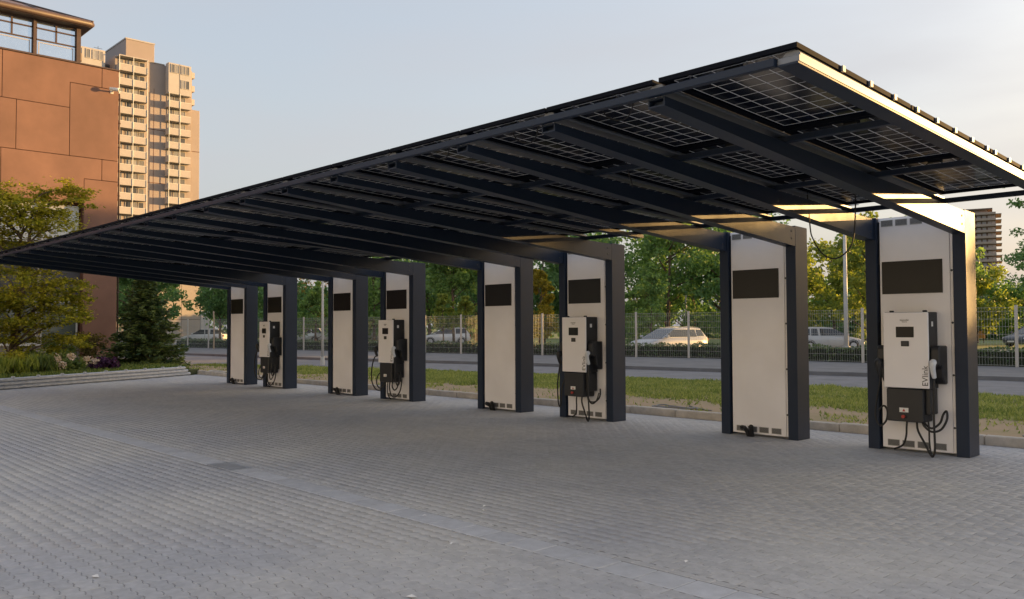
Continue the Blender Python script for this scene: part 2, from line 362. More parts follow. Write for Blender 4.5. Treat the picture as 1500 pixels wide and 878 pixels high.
# kerb stones along the back of the yard
kb = MB(); kb.box(-.495, .495, 0, .12, -.2, .12); kb_me = kb.mesh('kerb_stone', .012); kb_me.materials.append(MT['kerb'])
for i in range(44):
    x = 13.5 - i * 1.0
    if x < -28.9: break
    o = bpy.data.objects.new('kerb_stone', kb_me); C.objects.link(o); o.parent = yard; o.location = (x, 12.435 + rng.normal() * .004, rng.normal() * .004); o.rotation_euler = (0, rng.normal() * .003, rng.normal() * .004)
# kerb under the bed
bedk = MB(); bedk.box(-.495, .495, 0, .12, -.2, .09); bk_me = bedk.mesh('kerb_stone', .012); bk_me.materials.append(MT['kerb'])
A, B_ = Vector((-25.65, 5.7, 0)), Vector((-28.75, 11.9, 0)); dirn = (B_ - A).normalized(); ang = math.atan2(dirn.y, dirn.x)
for i in range(-4, 7):
    p = A + dirn * (i + .5); o = bpy.data.objects.new('kerb_stone', bk_me); C.objects.link(o); o.parent = yard; o.location = p; o.rotation_euler = (0, 0, ang)

# ------------------------------------------------------------------ solar carport
X0, Y0, BAY, NB = -3.707, 11.02, 1.1023, 20
YF = 5.02
SL = -.05
def zr(z, y): return z + SL * (y - YF)
cp = thing('solar_carport', 'long dark steel carport with a solar panel roof over a row of white pillars', 'carport')
def bx_(k): return X0 - (k - 1) * BAY       # right side of beam k
# pillars
def pillar_mesh():
    q = MB()
    q.box(-1.06, -.165, .20, .30, .02, 2.93)
    q.box(-1.075, -.149, .06, .32, 2.93, 2.975)
    return q.mesh('pillar')
pil_me = pillar_mesh(); pil_me.materials.append(MT['panel'])
lg = MB(); lg.slopebox(-.075, .075, 0, .34, 0, 0, 2.985, 2.972); leg_me = lg.mesh('leg', .006); leg_me.materials.append(MT['steel'])
pn = MB(); pn.box(-1.048, -.195, .035, .06, .035, 2.95); pan_me = pn.mesh('cladding_panel', .003); pan_me.materials.append(MT['panel'])
tr = MB(); tr.box(-.192, -.158, .043, .07, .035, 2.95); trim_me = tr.mesh('cover_strip', .002); trim_me.materials.append(MT['panel'])
scr = MB(); scr.box(-1.022, -.279, .027, .034, 1.99, 2.407); scr_me = scr.mesh('display_screen', .002); scr_me.materials.append(MT['screen'])
def vent_me(w, h, n):
    q = MB(); b = .006
    q.box(0, w, -.004, .001, 0, b); q.box(0, w, -.004, .001, h - b, h); q.box(0, b, -.004, .001, b, h - b); q.box(w - b, w, -.004, .001, b, h - b)
    for i in range(n):
        z = b + (h - 2 * b) * (i + .5) / n
        q.add([(b, -.003, z - .004), (w - b, -.003, z - .004), (w - b, .0008, z + .004), (b, .0008, z + .004)], [(0, 1, 2, 3)])
    me = q.mesh('vent_grille'); me.materials.append(MT['vent']); return me
v_me = vent_me(.15, .082, 6)
vb = MB(); vb.box(.005, .145, .0012, .003, .004, .078); vb_me = vb.mesh('vent_back'); vb_me.materials.append(MT['ventdark'])
bh = MB(); bh.cyl((0, 0, 0), (.006, 0, 0), .014, 8); bolt_me = bh.mesh('bolt'); bolt_me.materials.append(MT['ventdark'])
SLOTS = [0, 2, 5, 7, 10, 12, 15, 17]
def mesh_part(name, me, parent, loc=(0, 0, 0), rot=None):
    o = bpy.data.objects.new(name, me); C.objects.link(o); o.parent = parent; o.location = loc
    if rot: o.rotation_euler = rot
    return o
for i, s_ in enumerate(SLOTS):
    p = mesh_part('pillar', pil_me, cp, (X0 - s_ * BAY, Y0, 0))
    mesh_part('leg', leg_me, p, (-.075, 0, 0)); mesh_part('leg', leg_me, p, (-1.149, 0, 0))
    mesh_part('cladding_panel', pan_me, p); mesh_part('cover_strip', trim_me, p); mesh_part('display_screen', scr_me, p)
    for x in (-.985, -.80, -.615, -.42):
        v = mesh_part('vent_grille', v_me, p, (x, .033, .058)); mesh_part('vent_slot', vb_me, p, (x, .0305, .058))
    for x in (-1.024, -.843, -.66):
        mesh_part('vent_grille', v_me, p, (x, .033, 2.86)); mesh_part('vent_slot', vb_me, p, (x, .0305, 2.86))
    for z in (.34, .98, 1.62, 2.26):
        mesh_part('bolt', bolt_me, p, (-.176, .0425, z), (0, 0, R(-90)))
# beams
def beam_mesh(hasleg):
    q = MB(); y1 = Y0 - .002 if hasleg else 10.46
    ysteps = [YF + .02, YF + 2, YF + 4, y1]
    zb = lambda y: 3.200 - (.0838 if hasleg else .047) * (y - YF); zt = lambda y: 3.266 + SL * (y - YF)
    ob = [(x, YF + .02) for x in (-.15, 0)]
    # hollow front end
    wl = .012
    yf = YF + .02
    q.slopebox(-.15, 0, yf + .06, y1, zb(yf + .06), zb(y1), zt(yf + .06), zt(y1))
    q.slopebox(-.15, -.15 + wl, yf, yf + .06, zb(yf), zb(yf + .06), zt(yf), zt(yf + .06))
    q.slopebox(-wl, 0, yf, yf + .06, zb(yf), zb(yf + .06), zt(yf), zt(yf + .06))
    q.slopebox(-.15 + wl, -wl, yf, yf + .06, zb(yf), zb(yf + .06), zb(yf) + wl, zb(yf + .06) + wl)
    q.slopebox(-.15 + wl, -wl, yf, yf + .06, zt(yf) - wl, zt(yf + .06) - wl, zt(yf), zt(yf + .06))
    me = q.mesh('roof_beam'); me.materials.append(MT['steel']); return me
bm_leg, bm_free = beam_mesh(True), beam_mesh(False)
rl = MB()
pr = [(-.06, 0), (.06, 0), (.06, .018), (.045, .036), (.02, .042), (-.02, .042), (-.045, .036), (-.06, .018)]
y_a, y_b = YF + .03, 10.42
n_ = len(pr); rl.add([(x, y_a, zr(3.325, y_a) + z) for x, z in pr] + [(x, y_b, zr(3.325, y_b) + z) for x, z in pr], [tuple(range(n_ - 1, -1, -1)), tuple(range(n_, 2 * n_))] + [(i, (i + 1) % n_, n_ + (i + 1) % n_, n_ + i) for i in range(n_)])
rail_me = rl.mesh('module_rail'); rail_me.materials.append(MT['alu'])
ebm = MB(); ebm.slopebox(-.15, 0, YF + .005, 10.46, zr(3.278, YF), zr(3.278, 10.46), zr(3.322, YF), zr(3.322, 10.46))
edge_me = ebm.mesh('edge_beam', .003); edge_me.materials.append(MT['alu'])
eu = MB(); eu.slopebox(-.15, -.004, YF, 10.455, zr(3.266, YF), zr(3.266, 10.455), zr(3.2775, YF), zr(3.2775, 10.455)); eund_me = eu.mesh('edge_underside', 0); eund_me.materials.append(MT['steel'])
XL = bx_(NB) - .15
legbeams = {s_ + 1 for s_ in SLOTS} | {s_ + 2 for s_ in SLOTS}
bolt_pair = MB()
for k in range(0, NB + 1):
    x = bx_(k)
    if k in (0, NB):
        e = mesh_part('edge_beam', edge_me, cp, (x + (-.045 if k == 0 else 0), 0, 0)); mesh_part('soffit', eund_me, e)
        mesh_part('module_rail', rail_me, cp, (x - .075 + (-.034 if k == 0 else 0), 0, -.004))
    else:
        b = mesh_part('roof_beam', bm_leg if k in legbeams else bm_free, cp, (x, 0, 0))
        if k in legbeams:
            for z in (2.80, 2.90): mesh_part('bolt', bolt_me, b, (-.001, Y0 - .10, z))
        mesh_part('module_rail', rail_me, cp, (x - .075, 0, 0))
# purlins along the row
def purlin(name, y0, y1, zb, zt, m, x1):
    q = MB(); q.box(XL, x1, y0, y1, zb, zt); return q.build(name, m, cp, .004)
XR = bx_(0) - .045
purlin('front_rail', YF - .035, YF + .015, 3.268, 3.322, MT['steel'], XR - .155)
for yc in (6.805, 8.605):
    purlin('cross_purlin', yc - .035, yc + .035, zr(3.270, yc), zr(3.322, yc), MT['steel'], XR - .155)
purlin('rear_purlin', 10.38, 10.44, zr(3.268, 10.38), zr(3.322, 10.38), MT['steel'], XR - .155)
# solar panels: frame > laminate, cell lines
ML, MW = 1.77, 1.082
def panel_meshes():
    dz = lambda y: SL * y
    fr = MB(); t = .03
    def bar(x0, x1, y0, y1, zb, zt): fr.slopebox(x0, x1, y0, y1, zb + dz(y0), zb + dz(y1), zt + dz(y0), zt + dz(y1))
    bar(-MW / 2, MW / 2, 0, t, 0, .034); bar(-MW / 2, MW / 2, ML - t, ML, 0, .034)
    bar(-MW / 2, -MW / 2 + t, t, ML - t, 0, .034); bar(MW / 2 - t, MW / 2, t, ML - t, 0, .034)
    la = MB(); la.slopebox(-MW / 2 + .02, MW / 2 - .02, .02, ML - .02, .024 + dz(.02), .024 + dz(ML - .02), .030 + dz(.02), .030 + dz(ML - .02))
    gl = MB(); zg = .0225
    W6, L10 = .942, 1.58; y0 = (ML - L10) / 2
    for i in range(7):
        x = -W6 / 2 + i * .157; hw = .0038
        gl.slopebox(x - hw, x + hw, y0, y0 + L10, zg + dz(y0), zg + dz(y0 + L10), zg + .0012 + dz(y0), zg + .0012 + dz(y0 + L10))
    for j in range(11):
        y = y0 + j * .158; hw = .0020 if 0 < j < 10 else .0038
        for i in range(6):
            xa = -W6 / 2 + i * .157 + .0034; xb = xa + .157 - .0068
            gl.slopebox(xa, xb, y - hw, y + hw, zg + dz(y - hw), zg + dz(y + hw), zg + .0012 + dz(y - hw), zg + .0012 + dz(y + hw))
    a = fr.mesh('solar_panel'); a.materials.append(MT['pvframe']); b = la.mesh('laminate'); b.materials.append(MT['cell']); c = gl.mesh('cell_lines'); c.materials.append(MT['grid'])
    jb = MB(); jb.box(-.06, .06, .10, .16, .002 + dz(.13), .0225 + dz(.13))
    jb.tube([(-.05, .11, 0), (-.1, .12, -.03), (-.2, .15, -.02), (-.3, .1, .0)], .004, 5); jb.tube([(.05, .11, 0), (.1, .14, -.04), (.18, .13, -.02), (.3, .1, .0)], .004, 5)
    d = jb.mesh('junction_box'); d.materials.append(MT['rubber'])
    return a, b, c, d
pa, pb, pc, pd = panel_meshes()
cl_me = MB(); cl_me.box(-.008, .008, -.02, .02, -.0, .040); clamp_me = cl_me.mesh('panel_clamp'); clamp_me.materials.append(MT['alu'])
for k in range(NB):
    xc = (bx_(k) - .075 + bx_(k + 1) - .075) / 2 + (.034 if k == 0 else 0)
    for r_ in range(3):
        y = YF - .01 + r_ * 1.795
        p = mesh_part('solar_panel', pa, cp, (xc, y, zr(3.364, y)))
        mesh_part('laminate', pb, p); mesh_part('cell_lines', pc, p)
        mesh_part('junction_box', pd, p)
        if k == 0:
            for yy in (.62, 1.05, 1.46) if r_ == 0 else (.09, .49, .89, 1.29, 1.67):
                mesh_part('panel_clamp', clamp_me, p, (MW / 2 + .0085, yy, SL * yy - .006))
        else:
            for yy in (.35, 1.4): mesh_part('panel_clamp', clamp_me, p, (MW / 2 + .0085, yy, SL * yy - .002))
# clips sticking out of the front rail
cq = MB(); cq.box(-.006, .006, -.07, .0, 0, .004); clip_me = cq.mesh('cable_clip'); clip_me.materials.append(MT['alu'])
for k in range(NB):
    for dx in (.3, .8): mesh_part('cable_clip', clip_me, cp, (bx_(k) - .15 - dx * .9, YF + .01, 3.338), (0, 0, R(30)))
# hanging cables
def cable(path, r, label, group='cables hanging under the solar roof', name='hanging_cable'):
    # smooth catmull path
    P = [Vector(p) for p in path]; out_ = []
    for i in range(len(P) - 1):
        p0, p1, p2, p3 = P[max(i - 1, 0)], P[i], P[i + 1], P[min(i + 2, len(P) - 1)]
        for t in (0, .25, .5, .75):
            out_.append(.5 * ((2 * p1) + (p2 - p0) * t + (2 * p0 - 5 * p1 + 4 * p2 - p3) * t * t + (3 * p1 - p0 - 3 * p2 + p3) * t ** 3))
    out_.append(P[-1]); q = MB(); q.tube(out_, r, 6)
    o = q.build(name, MT['rubber'], None, 0, True)
    return tag(o, label, 'cable', group)
cable([(-4.83, 9.3, 3.14), (-4.80, 9.3, 2.73), (-4.77, 9.3, 2.6), (-4.67, 9.3, 2.43), (-4.53, 9.3, 2.35), (-4.39, 9.3, 2.4), (-4.29, 9.3, 2.56), (-4.26, 9.3, 2.94), (-4.27, 9.3, 3.14)], .008, 'black cable hanging in a deep loop from the roof between the two nearest pillars')
cable([(-5.48, 6.78, 3.30), (-5.46, 6.78, 3.2), (-5.42, 6.8, 3.05), (-5.41, 6.8, 3.0)], .006, 'thin black cable end hanging straight down under the front half of the roof')
cable([(-5.02, 8.9, 3.16), (-5.02, 8.9, 3.0), (-5.03, 8.9, 2.9)], .006, 'thin black cable end hanging by the rear of the roof, left of the deep loop')
rr_ = random.Random(3)
for i, (k, y) in enumerate(((1, 5.25), (2, 5.3), (3, 5.2))):
    x = bx_(k) - .45
    cable([(x, y, 3.36), (x - .05, y + .02, 3.27), (x - .16, y + .05, 3.24), (x - .28, y + .02, 3.28), (x - .33, y, 3.36)], .006,
          ['short slack panel cable under the second roof bay from the right', 'short slack panel cable under the third roof bay from the right', 'short slack panel cable under the fourth roof bay from the right'][i])

# ------------------------------------------------------------------ chargers
def text_mesh(body, size, m, name):
    cu = bpy.data.curves.new(name, 'FONT'); cu.body = body; cu.size = size; cu.extrude = .0008; cu.resolution_u = 2; cu.align_x = 'CENTER'; cu.align_y = 'CENTER'
    o = bpy.data.objects.new(name, cu); C.objects.link(o); bpy.context.view_layer.update()
    me = bpy.data.meshes.new_from_object(o.evaluated_get(bpy.context.evaluated_depsgraph_get())); bpy.data.objects.remove(o); bpy.data.curves.remove(cu)
    me.name = name; me.materials.clear(); me.materials.append(m); return me
ev_me = text_mesh('EVlink', .098, MT['print'], 'lettering'); lg1 = text_mesh('Schneider', .028, MT['print'], 'maker_name'); lg2 = text_mesh('Electric', .02, MT['print'], 'maker_name')
def smooth_path(P, n=5):
    P = [Vector(p) for p in P]; o = []
    for i in range(len(P) - 1):
        p0, p1, p2, p3 = P[max(i - 1, 0)], P[i], P[i + 1], P[min(i + 2, len(P) - 1)]
        for k in range(n):
            t = k / n; o.append(.5 * ((2 * p1) + (p2 - p0) * t + (2 * p0 - 5 * p1 + 4 * p2 - p3) * t * t + (3 * p1 - p0 - 3 * p2 + p3) * t ** 3))
    o.append(P[-1]); return o
def make_charger(slot, label, variant):
    t = thing('charging_station', label, 'charging station', (X0 - slot * BAY, Y0, 0), 0, 'wall chargers on the pillars')
    q = MB(); q.box(-.882, -.348, -.258, .024, .815, 1.752); q.build('cabinet', MT['black'], t, .008)
    q = MB(); q.box(-.886, -.344, -.284, -.2585, .822, 1.748); q.build('front_cover', MT['cover'], t, .007)
    q = MB(); q.box(-.727, -.512, -.2895, -.2845, 1.442, 1.573); q.build('screen', MT['screen'], t, .002)
    q = MB(); q.box(-.668, -.570, -.291, -.2845, 1.332, 1.398); cr_ = q.build('card_reader', MT['black'], t, .003)
    q = MB(); q.box(-.650, -.588, -.2925, -.2912, 1.345, 1.383); q.build('reader_face', MT['ventdark'], cr_)
    o = mesh_part('lettering', ev_me, t, (-.385, -.286, .975), (R(90), R(-90), 0))
    mesh_part('maker_name', lg1, t, (-.622, -.286, 1.655), (R(90), 0, 0)); mesh_part('maker_name', lg2, t, (-.622, -.286, 1.632), (R(90), 0, 0))
    for x in (-.80, -.40):
        q = MB(); q.box(x - .022, x + .022, -.25, -.20, 1.7525, 1.774); q.build('lifting_lug', MT['black'], t, .006)
    q = MB(); q.prism([(-.865, .405), (-.43, .405), (-.36, .44), (-.36, .812), (-.865, .812)], 0, 1, 'y') if False else q.box(-.868, -.424, -.262, .024, .405, .813); q.build('lower_housing', MT['black'], t, .012)
    q = MB(); q.box(-.423, -.36, -.20, .024, .50, .8135); q.build('side_housing', MT['black'], t, .01)
    q = MB(); q.box(-.71, -.602, -.2645, -.2625, .521, .576); lab = q.build('warning_label', MT['sticker'], t)
    q = MB(); q.prism([(.530, -.675), (.530, -.637), (.566, -.656)], -.2662, -.2648, 'y'); q.build('warning_mark', MT['red'], lab)
    if variant in (0, 1):
        q = MB(); q.cyl((-.655, -.265, .47), (-.655, -.29, .47), .016, 14); q.cyl((-.655, -.29, .47), (-.655, -.302, .47), .021, 14); q.build('emergency_stop', MT['red'], t)
    q = MB(); q.box(-.3478, -.3462, -.17, -.12, 1.575, 1.635); q.build('side_sticker', MT['sticker'], t)
    for s in (1, -1):
        # holster: a hood with a chamfered foot
        cx = -.615; e = lambda x: cx + s * (x - cx)
        xa, xb = e(-.342), e(-.238); x0, x1 = min(xa, xb), max(xa, xb)
        q = MB(); poly = [(-.235, 1.10), (-.235, 1.30), (-.205, 1.34), (.024, 1.34), (.024, .87), (-.06, .87), (-.12, .95), (-.13, 1.06), (-.17, 1.10)]
        q.prism(poly, x0, x1, 'x'); h = q.build('holster', MT['black'], t, .012)
        # plug
        px = e(-.288)
        q = MB(); q.tube([(px, -.15, 1.17), (px, -.25, 1.13), (px, -.29, 1.10)], [.034, .038, .035], 10); q.build('plug_body', MT['black'], h, 0, True)
        q = MB(); q.tube(smooth_path([(px, -.27, 1.155), (px, -.315, 1.13), (px, -.315, 1.07), (px, -.29, 1.0), (px, -.27, .96)], 4), [.030, .036, .04, .041, .041, .039, .036, .034, .032, .031, .03, .03, .029, .028, .027, .026, .026][:17], 10)
        pl = q.build('plug_handle', MT['plug'] if s == 1 else MT['black'], h, 0, True)
    # cables
    def cb(P, r=.0135): q = MB(); q.tube(smooth_path(P), r, 8); q.build('charging_cable', MT['rubber'], t, 0, True)
    if variant == 0:
        cb([(-.288, -.27, .96), (-.292, -.275, .80), (-.30, -.275, .45), (-.30, -.26, .12), (-.325, -.25, .02), (-.36, -.24, .03), (-.43, -.22, .15), (-.52, -.19, .30), (-.545, -.16, .42)])
        cb([(-.66, -.16, .42), (-.665, -.17, .34), (-.68, -.15, .22), (-.74, -.10, .10), (-.87, -.05, .03)], .012)
        cb([(-.47, -.19, .42), (-.44, -.2, .36), (-.36, -.19, .30), (-.27, -.14, .33), (-.215, -.10, .45), (-.225, -.08, .55), (-.27, -.07, .50), (-.30, -.09, .40), (-.38, -.14, .335), (-.46, -.16, .40)])
        cb([(-.40, -.18, .42), (-.39, -.19, .30), (-.385, -.20, .18), (-.36, -.23, .03)], .011)
        cb([(-.942, -.27, .96), (-.95, -.27, .85), (-1.0, -.25, .62), (-1.02, -.24, .45), (-.97, -.22, .33), (-.90, -.2, .40), (-.89, -.19, .52), (-.93, -.2, .58), (-.99, -.22, .52)], .012)
    elif variant == 1:
        cb([(-.288, -.27, .96), (-.292, -.275, .80), (-.30, -.275, .45), (-.30, -.26, .12), (-.325, -.25, .02), (-.36, -.24, .03), (-.43, -.22, .15), (-.52, -.19, .30), (-.545, -.16, .42)])
        cb([(-.66, -.16, .42), (-.665, -.17, .34), (-.68, -.15, .22), (-.74, -.10, .10), (-.87, -.05, .03)], .012)
        cb([(-.40, -.18, .42), (-.36, -.19, .34), (-.27, -.14, .33), (-.20, -.10, .42), (-.20, -.09, .55)])
        cb([(-.40, -.18, .42), (-.33, -.17, .30), (-.25, -.14, .34), (-.22, -.10, .48)], .011)
        cb([(-.942, -.27, .96), (-.96, -.28, .85), (-1.0, -.28, .60), (-1.0, -.27, .32), (-.98, -.26, .22), (-.955, -.25, .26), (-.94, -.24, .50), (-.92, -.2, .66), (-.90, -.16, .72)], .012)
    else:
        dd = .03 if variant == 3 else 0.
        cb([(-.288, -.27, .96), (-.30, -.27, .75), (-.305, -.25, .50), (-.24, -.24, .35), (-.19 + dd, -.22, .42), (-.22, -.2, .58), (-.30, -.18, .60)])
        cb([(-.62, -.16, .41), (-.60, -.19, .30), (-.50, -.22, .14), (-.36, -.22, .09), (-.22, -.2, .20), (-.17, -.18, .40), (-.22, -.17, .60), (-.29, -.16, .64)])
        cb([(-.53, -.16, .41), (-.49, -.19, .30), (-.40, -.2, .24), (-.30, -.2, .30), (-.26, -.19, .44)])
        cb([(-.942, -.27, .96), (-1.0, -.30, .93), (-1.10, -.30, .72), (-1.14, -.28, .42), (-1.06 - dd, -.24, .24), (-.92, -.2, .22), (-.84, -.19, .34), (-.80, -.16, .41)])
        cb([(-.76, -.16, .41), (-.80, -.2, .30), (-.92, -.22, .26), (-1.03, -.22, .34), (-1.05, -.2, .48), (-.98, -.18, .58), (-.90, -.15, .60)])
        cb([(-.70, -.16, .41), (-.69, -.18, .28), (-.73, -.14, .12), (-.75, -.05, .02)], .011)
    return t
make_charger(0, 'white and black wall charger on the nearest pillar at the right, its lettering fully readable', 0)
make_charger(5, 'white and black wall charger on the third pillar, one cable hanging straight at its left', 1)
make_charger(10, 'white and black wall charger on the fifth pillar from the right, cables coiled both sides', 2)
make_charger(15, 'white and black wall charger on the second farthest pillar, left end of the row', 3)
# cut conduit stubs at the foot of the blank pillars
def stub(slot, x, label):
    t = thing('conduit_stub', label, 'conduit', (X0 - slot * BAY + x, Y0, 0), 0, 'cut conduits at the blank pillars')
    for k, (dx, h, lean) in enumerate(((-.03, .12, -.03), (.03, .14, .02))):
        q = MB(); q.tube(smooth_path([(dx, -.03, -.01), (dx, -.05, .05), (dx + lean, -.09, h), (dx + lean * 1.5, -.12, h + .01)], 3), .032, 10); q.build('conduit', MT['rubber'], t, 0, True)
    q = MB(); q.ring((-.03 - .045, -.115, .128), (0, -1, .1), .02, .036, .02, 12); q.build('conduit_cap', MT['black'], t)
for sl_, x_, lb in ((2, -.72, 'stub of black conduit at the foot of the blank pillar next to the nearest charger'), (7, -.74, 'stub of black conduit at the foot of the fourth pillar from the right'),
                    (12, -.70, 'stub of black conduit at the foot of the sixth pillar from the right'), (17, -.70, 'stub of black conduit at the foot of the farthest pillar')):
    stub(sl_, x_, lb)
# coils of conduit lying on the soil behind the kerb, litter, drain
def coil(x, y, r, label, seed):
    q = MB(); rg = random.Random(seed); P = []
    for i in range(70):
        a = i / 70 * 2 * math.pi * 2.2; rr = r * (1 + .12 * math.sin(a * .37 + seed) + rg.uniform(-.02, .02))
        P.append((x + rr * math.cos(a) * 1.2, y + rr * math.sin(a) * .55, .105 + .012 * (i // 22) + .01 * math.sin(a * 2.3)))
    P.append((x + r * 1.7, y + .1, .10)); P.append((x + r * 2.2, y - .02, .11))
    q.tube(P, .012, 6); tag(q.build('conduit_coil', MT['pole'] if seed == 9 else MT['conduit'], None, 0, True), label, 'conduit', 'loose coils of conduit behind the kerb')
coil(-9.3, 12.85, .36, 'loose coil of grey conduit on the bare soil right of the third pillar', 1)
coil(-3.2, 12.80, .36, 'loose coil of grey conduit on the soil right of the nearest pillar', 2)
coil(-28.0, 12.7, .4, 'loose coil of conduit on the grass by the end of the galvanised rails', 9)
for i, (x, y, lb) in enumerate(((-5.87, 1.86, 'white scrap of paper on the paving at the lower left'), (-5.72, 5.06, 'white scrap just above the channel line'), (-5.6, 4.94, 'white scrap nearest above the channel line, right of its neighbour'),
                               (-5.79, 4.45, 'white scrap lying on the bluish slabs'), (-4.91, 4.02, 'white scrap below the channel near the picture centre'), (-4.12, 3.07, 'white scrap near the bottom edge of the paving'), (-3.43, 4.85, 'white scrap on the paving at the lower right'))):
    q = MB(); s = .035 if i in (0, 5) else .02
    q.add([(-s, -s * .4, .006), (s * .6, -s * .5, .012), (s, s * .3, .007), (-s * .3, s * .5, .016), (0, 0, .019)], [(0, 1, 4), (1, 2, 4), (2, 3, 4), (3, 0, 4)])
    o = q.build('paper_scrap', MT['litter']); o.location = (x, y, 0); o.rotation_euler = (0, 0, i * 1.3); tag(o, lb, 'litter', 'white scraps on the paving')
t = thing('drain_grate', 'small square metal drain grate set in the slab channel', 'drain', (-9.45, 4.436, .0), 0)
q = MB()
for a in ((-.296, .296, -.132, -.105), (-.296, .296, .105, .132), (-.296, -.265, -.105, .105), (.265, .296, -.105, .105)): q.box(a[0], a[1], a[2], a[3], -.012, .006)
q.build('grate_frame', MT['galv'], t)
for i in range(11):
    q = MB(); q.box(-.262 + i * .0486, -.232 + i * .0486, -.105, .105, -.012, .004); q.build('grate_bar', MT['galv'], t)

# ------------------------------------------------------------------ galvanised rails lying along the planting bed
t = thing('steel_rails', 'stack of long galvanised steel rails lying along the edge of the planting bed', 'steel rails', (A.x + .02, A.y, 0), ang)
L0, L1 = -4.0, 6.95
for k, z in enumerate((.0, .10, .20)):
    q = MB(); zz = z + .005
    pr = [(-.05, zz), (.0, zz), (.03, zz + .025), (.03, zz + .07), (.0, zz + .095), (-.05, zz + .095)]
    pr = [(p[0] * -1 - .19, p[1]) for p in pr][::-1]
    q.prism(pr, L0 + k * .05, L1 - k * .12, 'x'); q.build('rail', MT['galv'], t)
for i in range(14):
    x = L0 + .3 + i * .78
    if x > L1 - .3: break
    q = MB(); q.box(x, x + .05, -.235, -.14, .296, .335); q.build('rail_bracket', MT['galv'], t, .004)

# ------------------------------------------------------------------ office building
XB = -36.6
ob = thing('office_building', 'terracotta rendered office building with a brown glazed top storey', 'building', (XB, 0, 0))
def inset(poly, d):
    n = len(poly); o = []
    for i in range(n):
        p0, p1, p2 = poly[i - 1], poly[i], poly[(i + 1) % n]
        d1 = (p1[0] - p0[0], p1[1] - p0[1]); d2 = (p2[0] - p1[0], p2[1] - p1[1])
        n1 = (-math.copysign(1, d1[1]) if d1[1] else 0, math.copysign(1, d1[0]) if d1[0] else 0); n2 = (-math.copysign(1, d2[1]) if d2[1] else 0, math.copysign(1, d2[0]) if d2[0] else 0)
        o.append((p1[0] + (n1[0] + n2[0]) * d, p1[1] + (n1[1] + n2[1]) * d))
    return o
def rect(a, b, c, d): return [(a, c), (b, c), (b, d), (a, d)]
PAN = [
    [(8.06, 10.38), (10.44, 10.38), (10.44, 11.4), (11.64, 11.4), (11.64, 12.2), (8.06, 12.2)],
    rect(11.64, 12.3, 11.4, 12.2), rect(10.44, 12.3, 8.46, 11.4), rect(8.55, 10.44, 8.46, 10.38), rect(6.4, 8.55, 8.46, 10.38), rect(4.2, 8.06, 10.38, 12.2),
    [(8.05, 6.6), (11.0, 6.6), (11.0, 7.6), (11.67, 7.6), (11.67, 8.46), (8.05, 8.46)],
    rect(11.67, 12.3, 7.6, 8.46), rect(11.0, 12.3, .16, 7.6), rect(4.5, 8.05, 6.6, 8.46), rect(3.4, 6.4, 8.46, 10.38),
    rect(-1, 4.2, 10.38, 12.2), rect(-1, 3.4, 8.46, 10.38), rect(-1, 4.5, 6.6, 8.46), rect(-12, -1, 6.6, 12.2), rect(-12, 2.2, .16, 6.6)]
for pz in PAN:
    q = MB(); q.prism(inset(pz, .010), -.08, 0, 'x'); q.build('facade_panel', MT['terra'], ob, .008)
q = MB(); q.box(-12, -.42, -12, 12.24, .0, 12.16); q.box(-.42, -.082, 10.99, 12.27, 0, 12.18); q.box(-.42, -.082, -12, 10.99, 6.62, 12.18); q.box(-.42, -.082, -12, 2.18, 0, 6.62)
q.build('core_wall', MT['core'], ob)
box('end_wall', MT['terra'], ob, -12, -.02, 12.275, 12.30, 0.1, 12.19)
box('coping', MT['copper'], ob, -12, .03, -12, 12.34, 12.205, 12.262, bevel=.01)
# recessed bay: lower and upper windows
box('bay_wall', MT['greywall'], ob, -.418, -.33, 2.2, 10.985, 2.72, 4.95)
box('bay_base', MT['concrete'], ob, -.418, -.25, 2.2, 10.985, 0.02, .93)
box('bay_head', MT['core'], ob, -.418, -.31, 2.2, 10.985, 6.55, 6.615)
def window(name, y0, y1, z0, z1, glass, x=-.33, fr=.06, mull=()):
    q = MB(); q.box(x, x + .05, y0, y1, z0, z0 + fr); q.box(x, x + .05, y0, y1, z1 - fr, z1); q.box(x, x + .05, y0, y0 + fr, z0 + fr, z1 - fr); q.box(x, x + .05, y1 - fr, y1, z0 + fr, z1 - fr)
    for mm in mull: q.box(x, x + .05, mm - .03, mm + .03, z0 + fr, z1 - fr)
    wn = q.build(name, MT['whiteframe'], ob)
    box('pane', glass, wn, x + .012, x + .024, y0 + fr - .01, y1 - fr + .01, z0 + fr - .01, z1 - fr + .01)
    return wn
ye = 10.90
for i in range(6):
    y1 = ye - i * 1.48; y0 = y1 - 1.36
    window('window', y0, y1, 5.05, 6.5, MT['blind']); window('window', y0, y1, .98, 2.68, MT['lowglass'])
    box('bay_pier', MT['concrete'], ob, -.40, -.22, y0 - .118, y0 - .002, .932, 6.548)
box('window_sill', MT['whiteframe'], ob, -.40, -.18, 2.2, 10.98, .932, .975)
box('window_sill', MT['whiteframe'], ob, -.40, -.18, 2.2, 10.98, 4.955, 5.0)
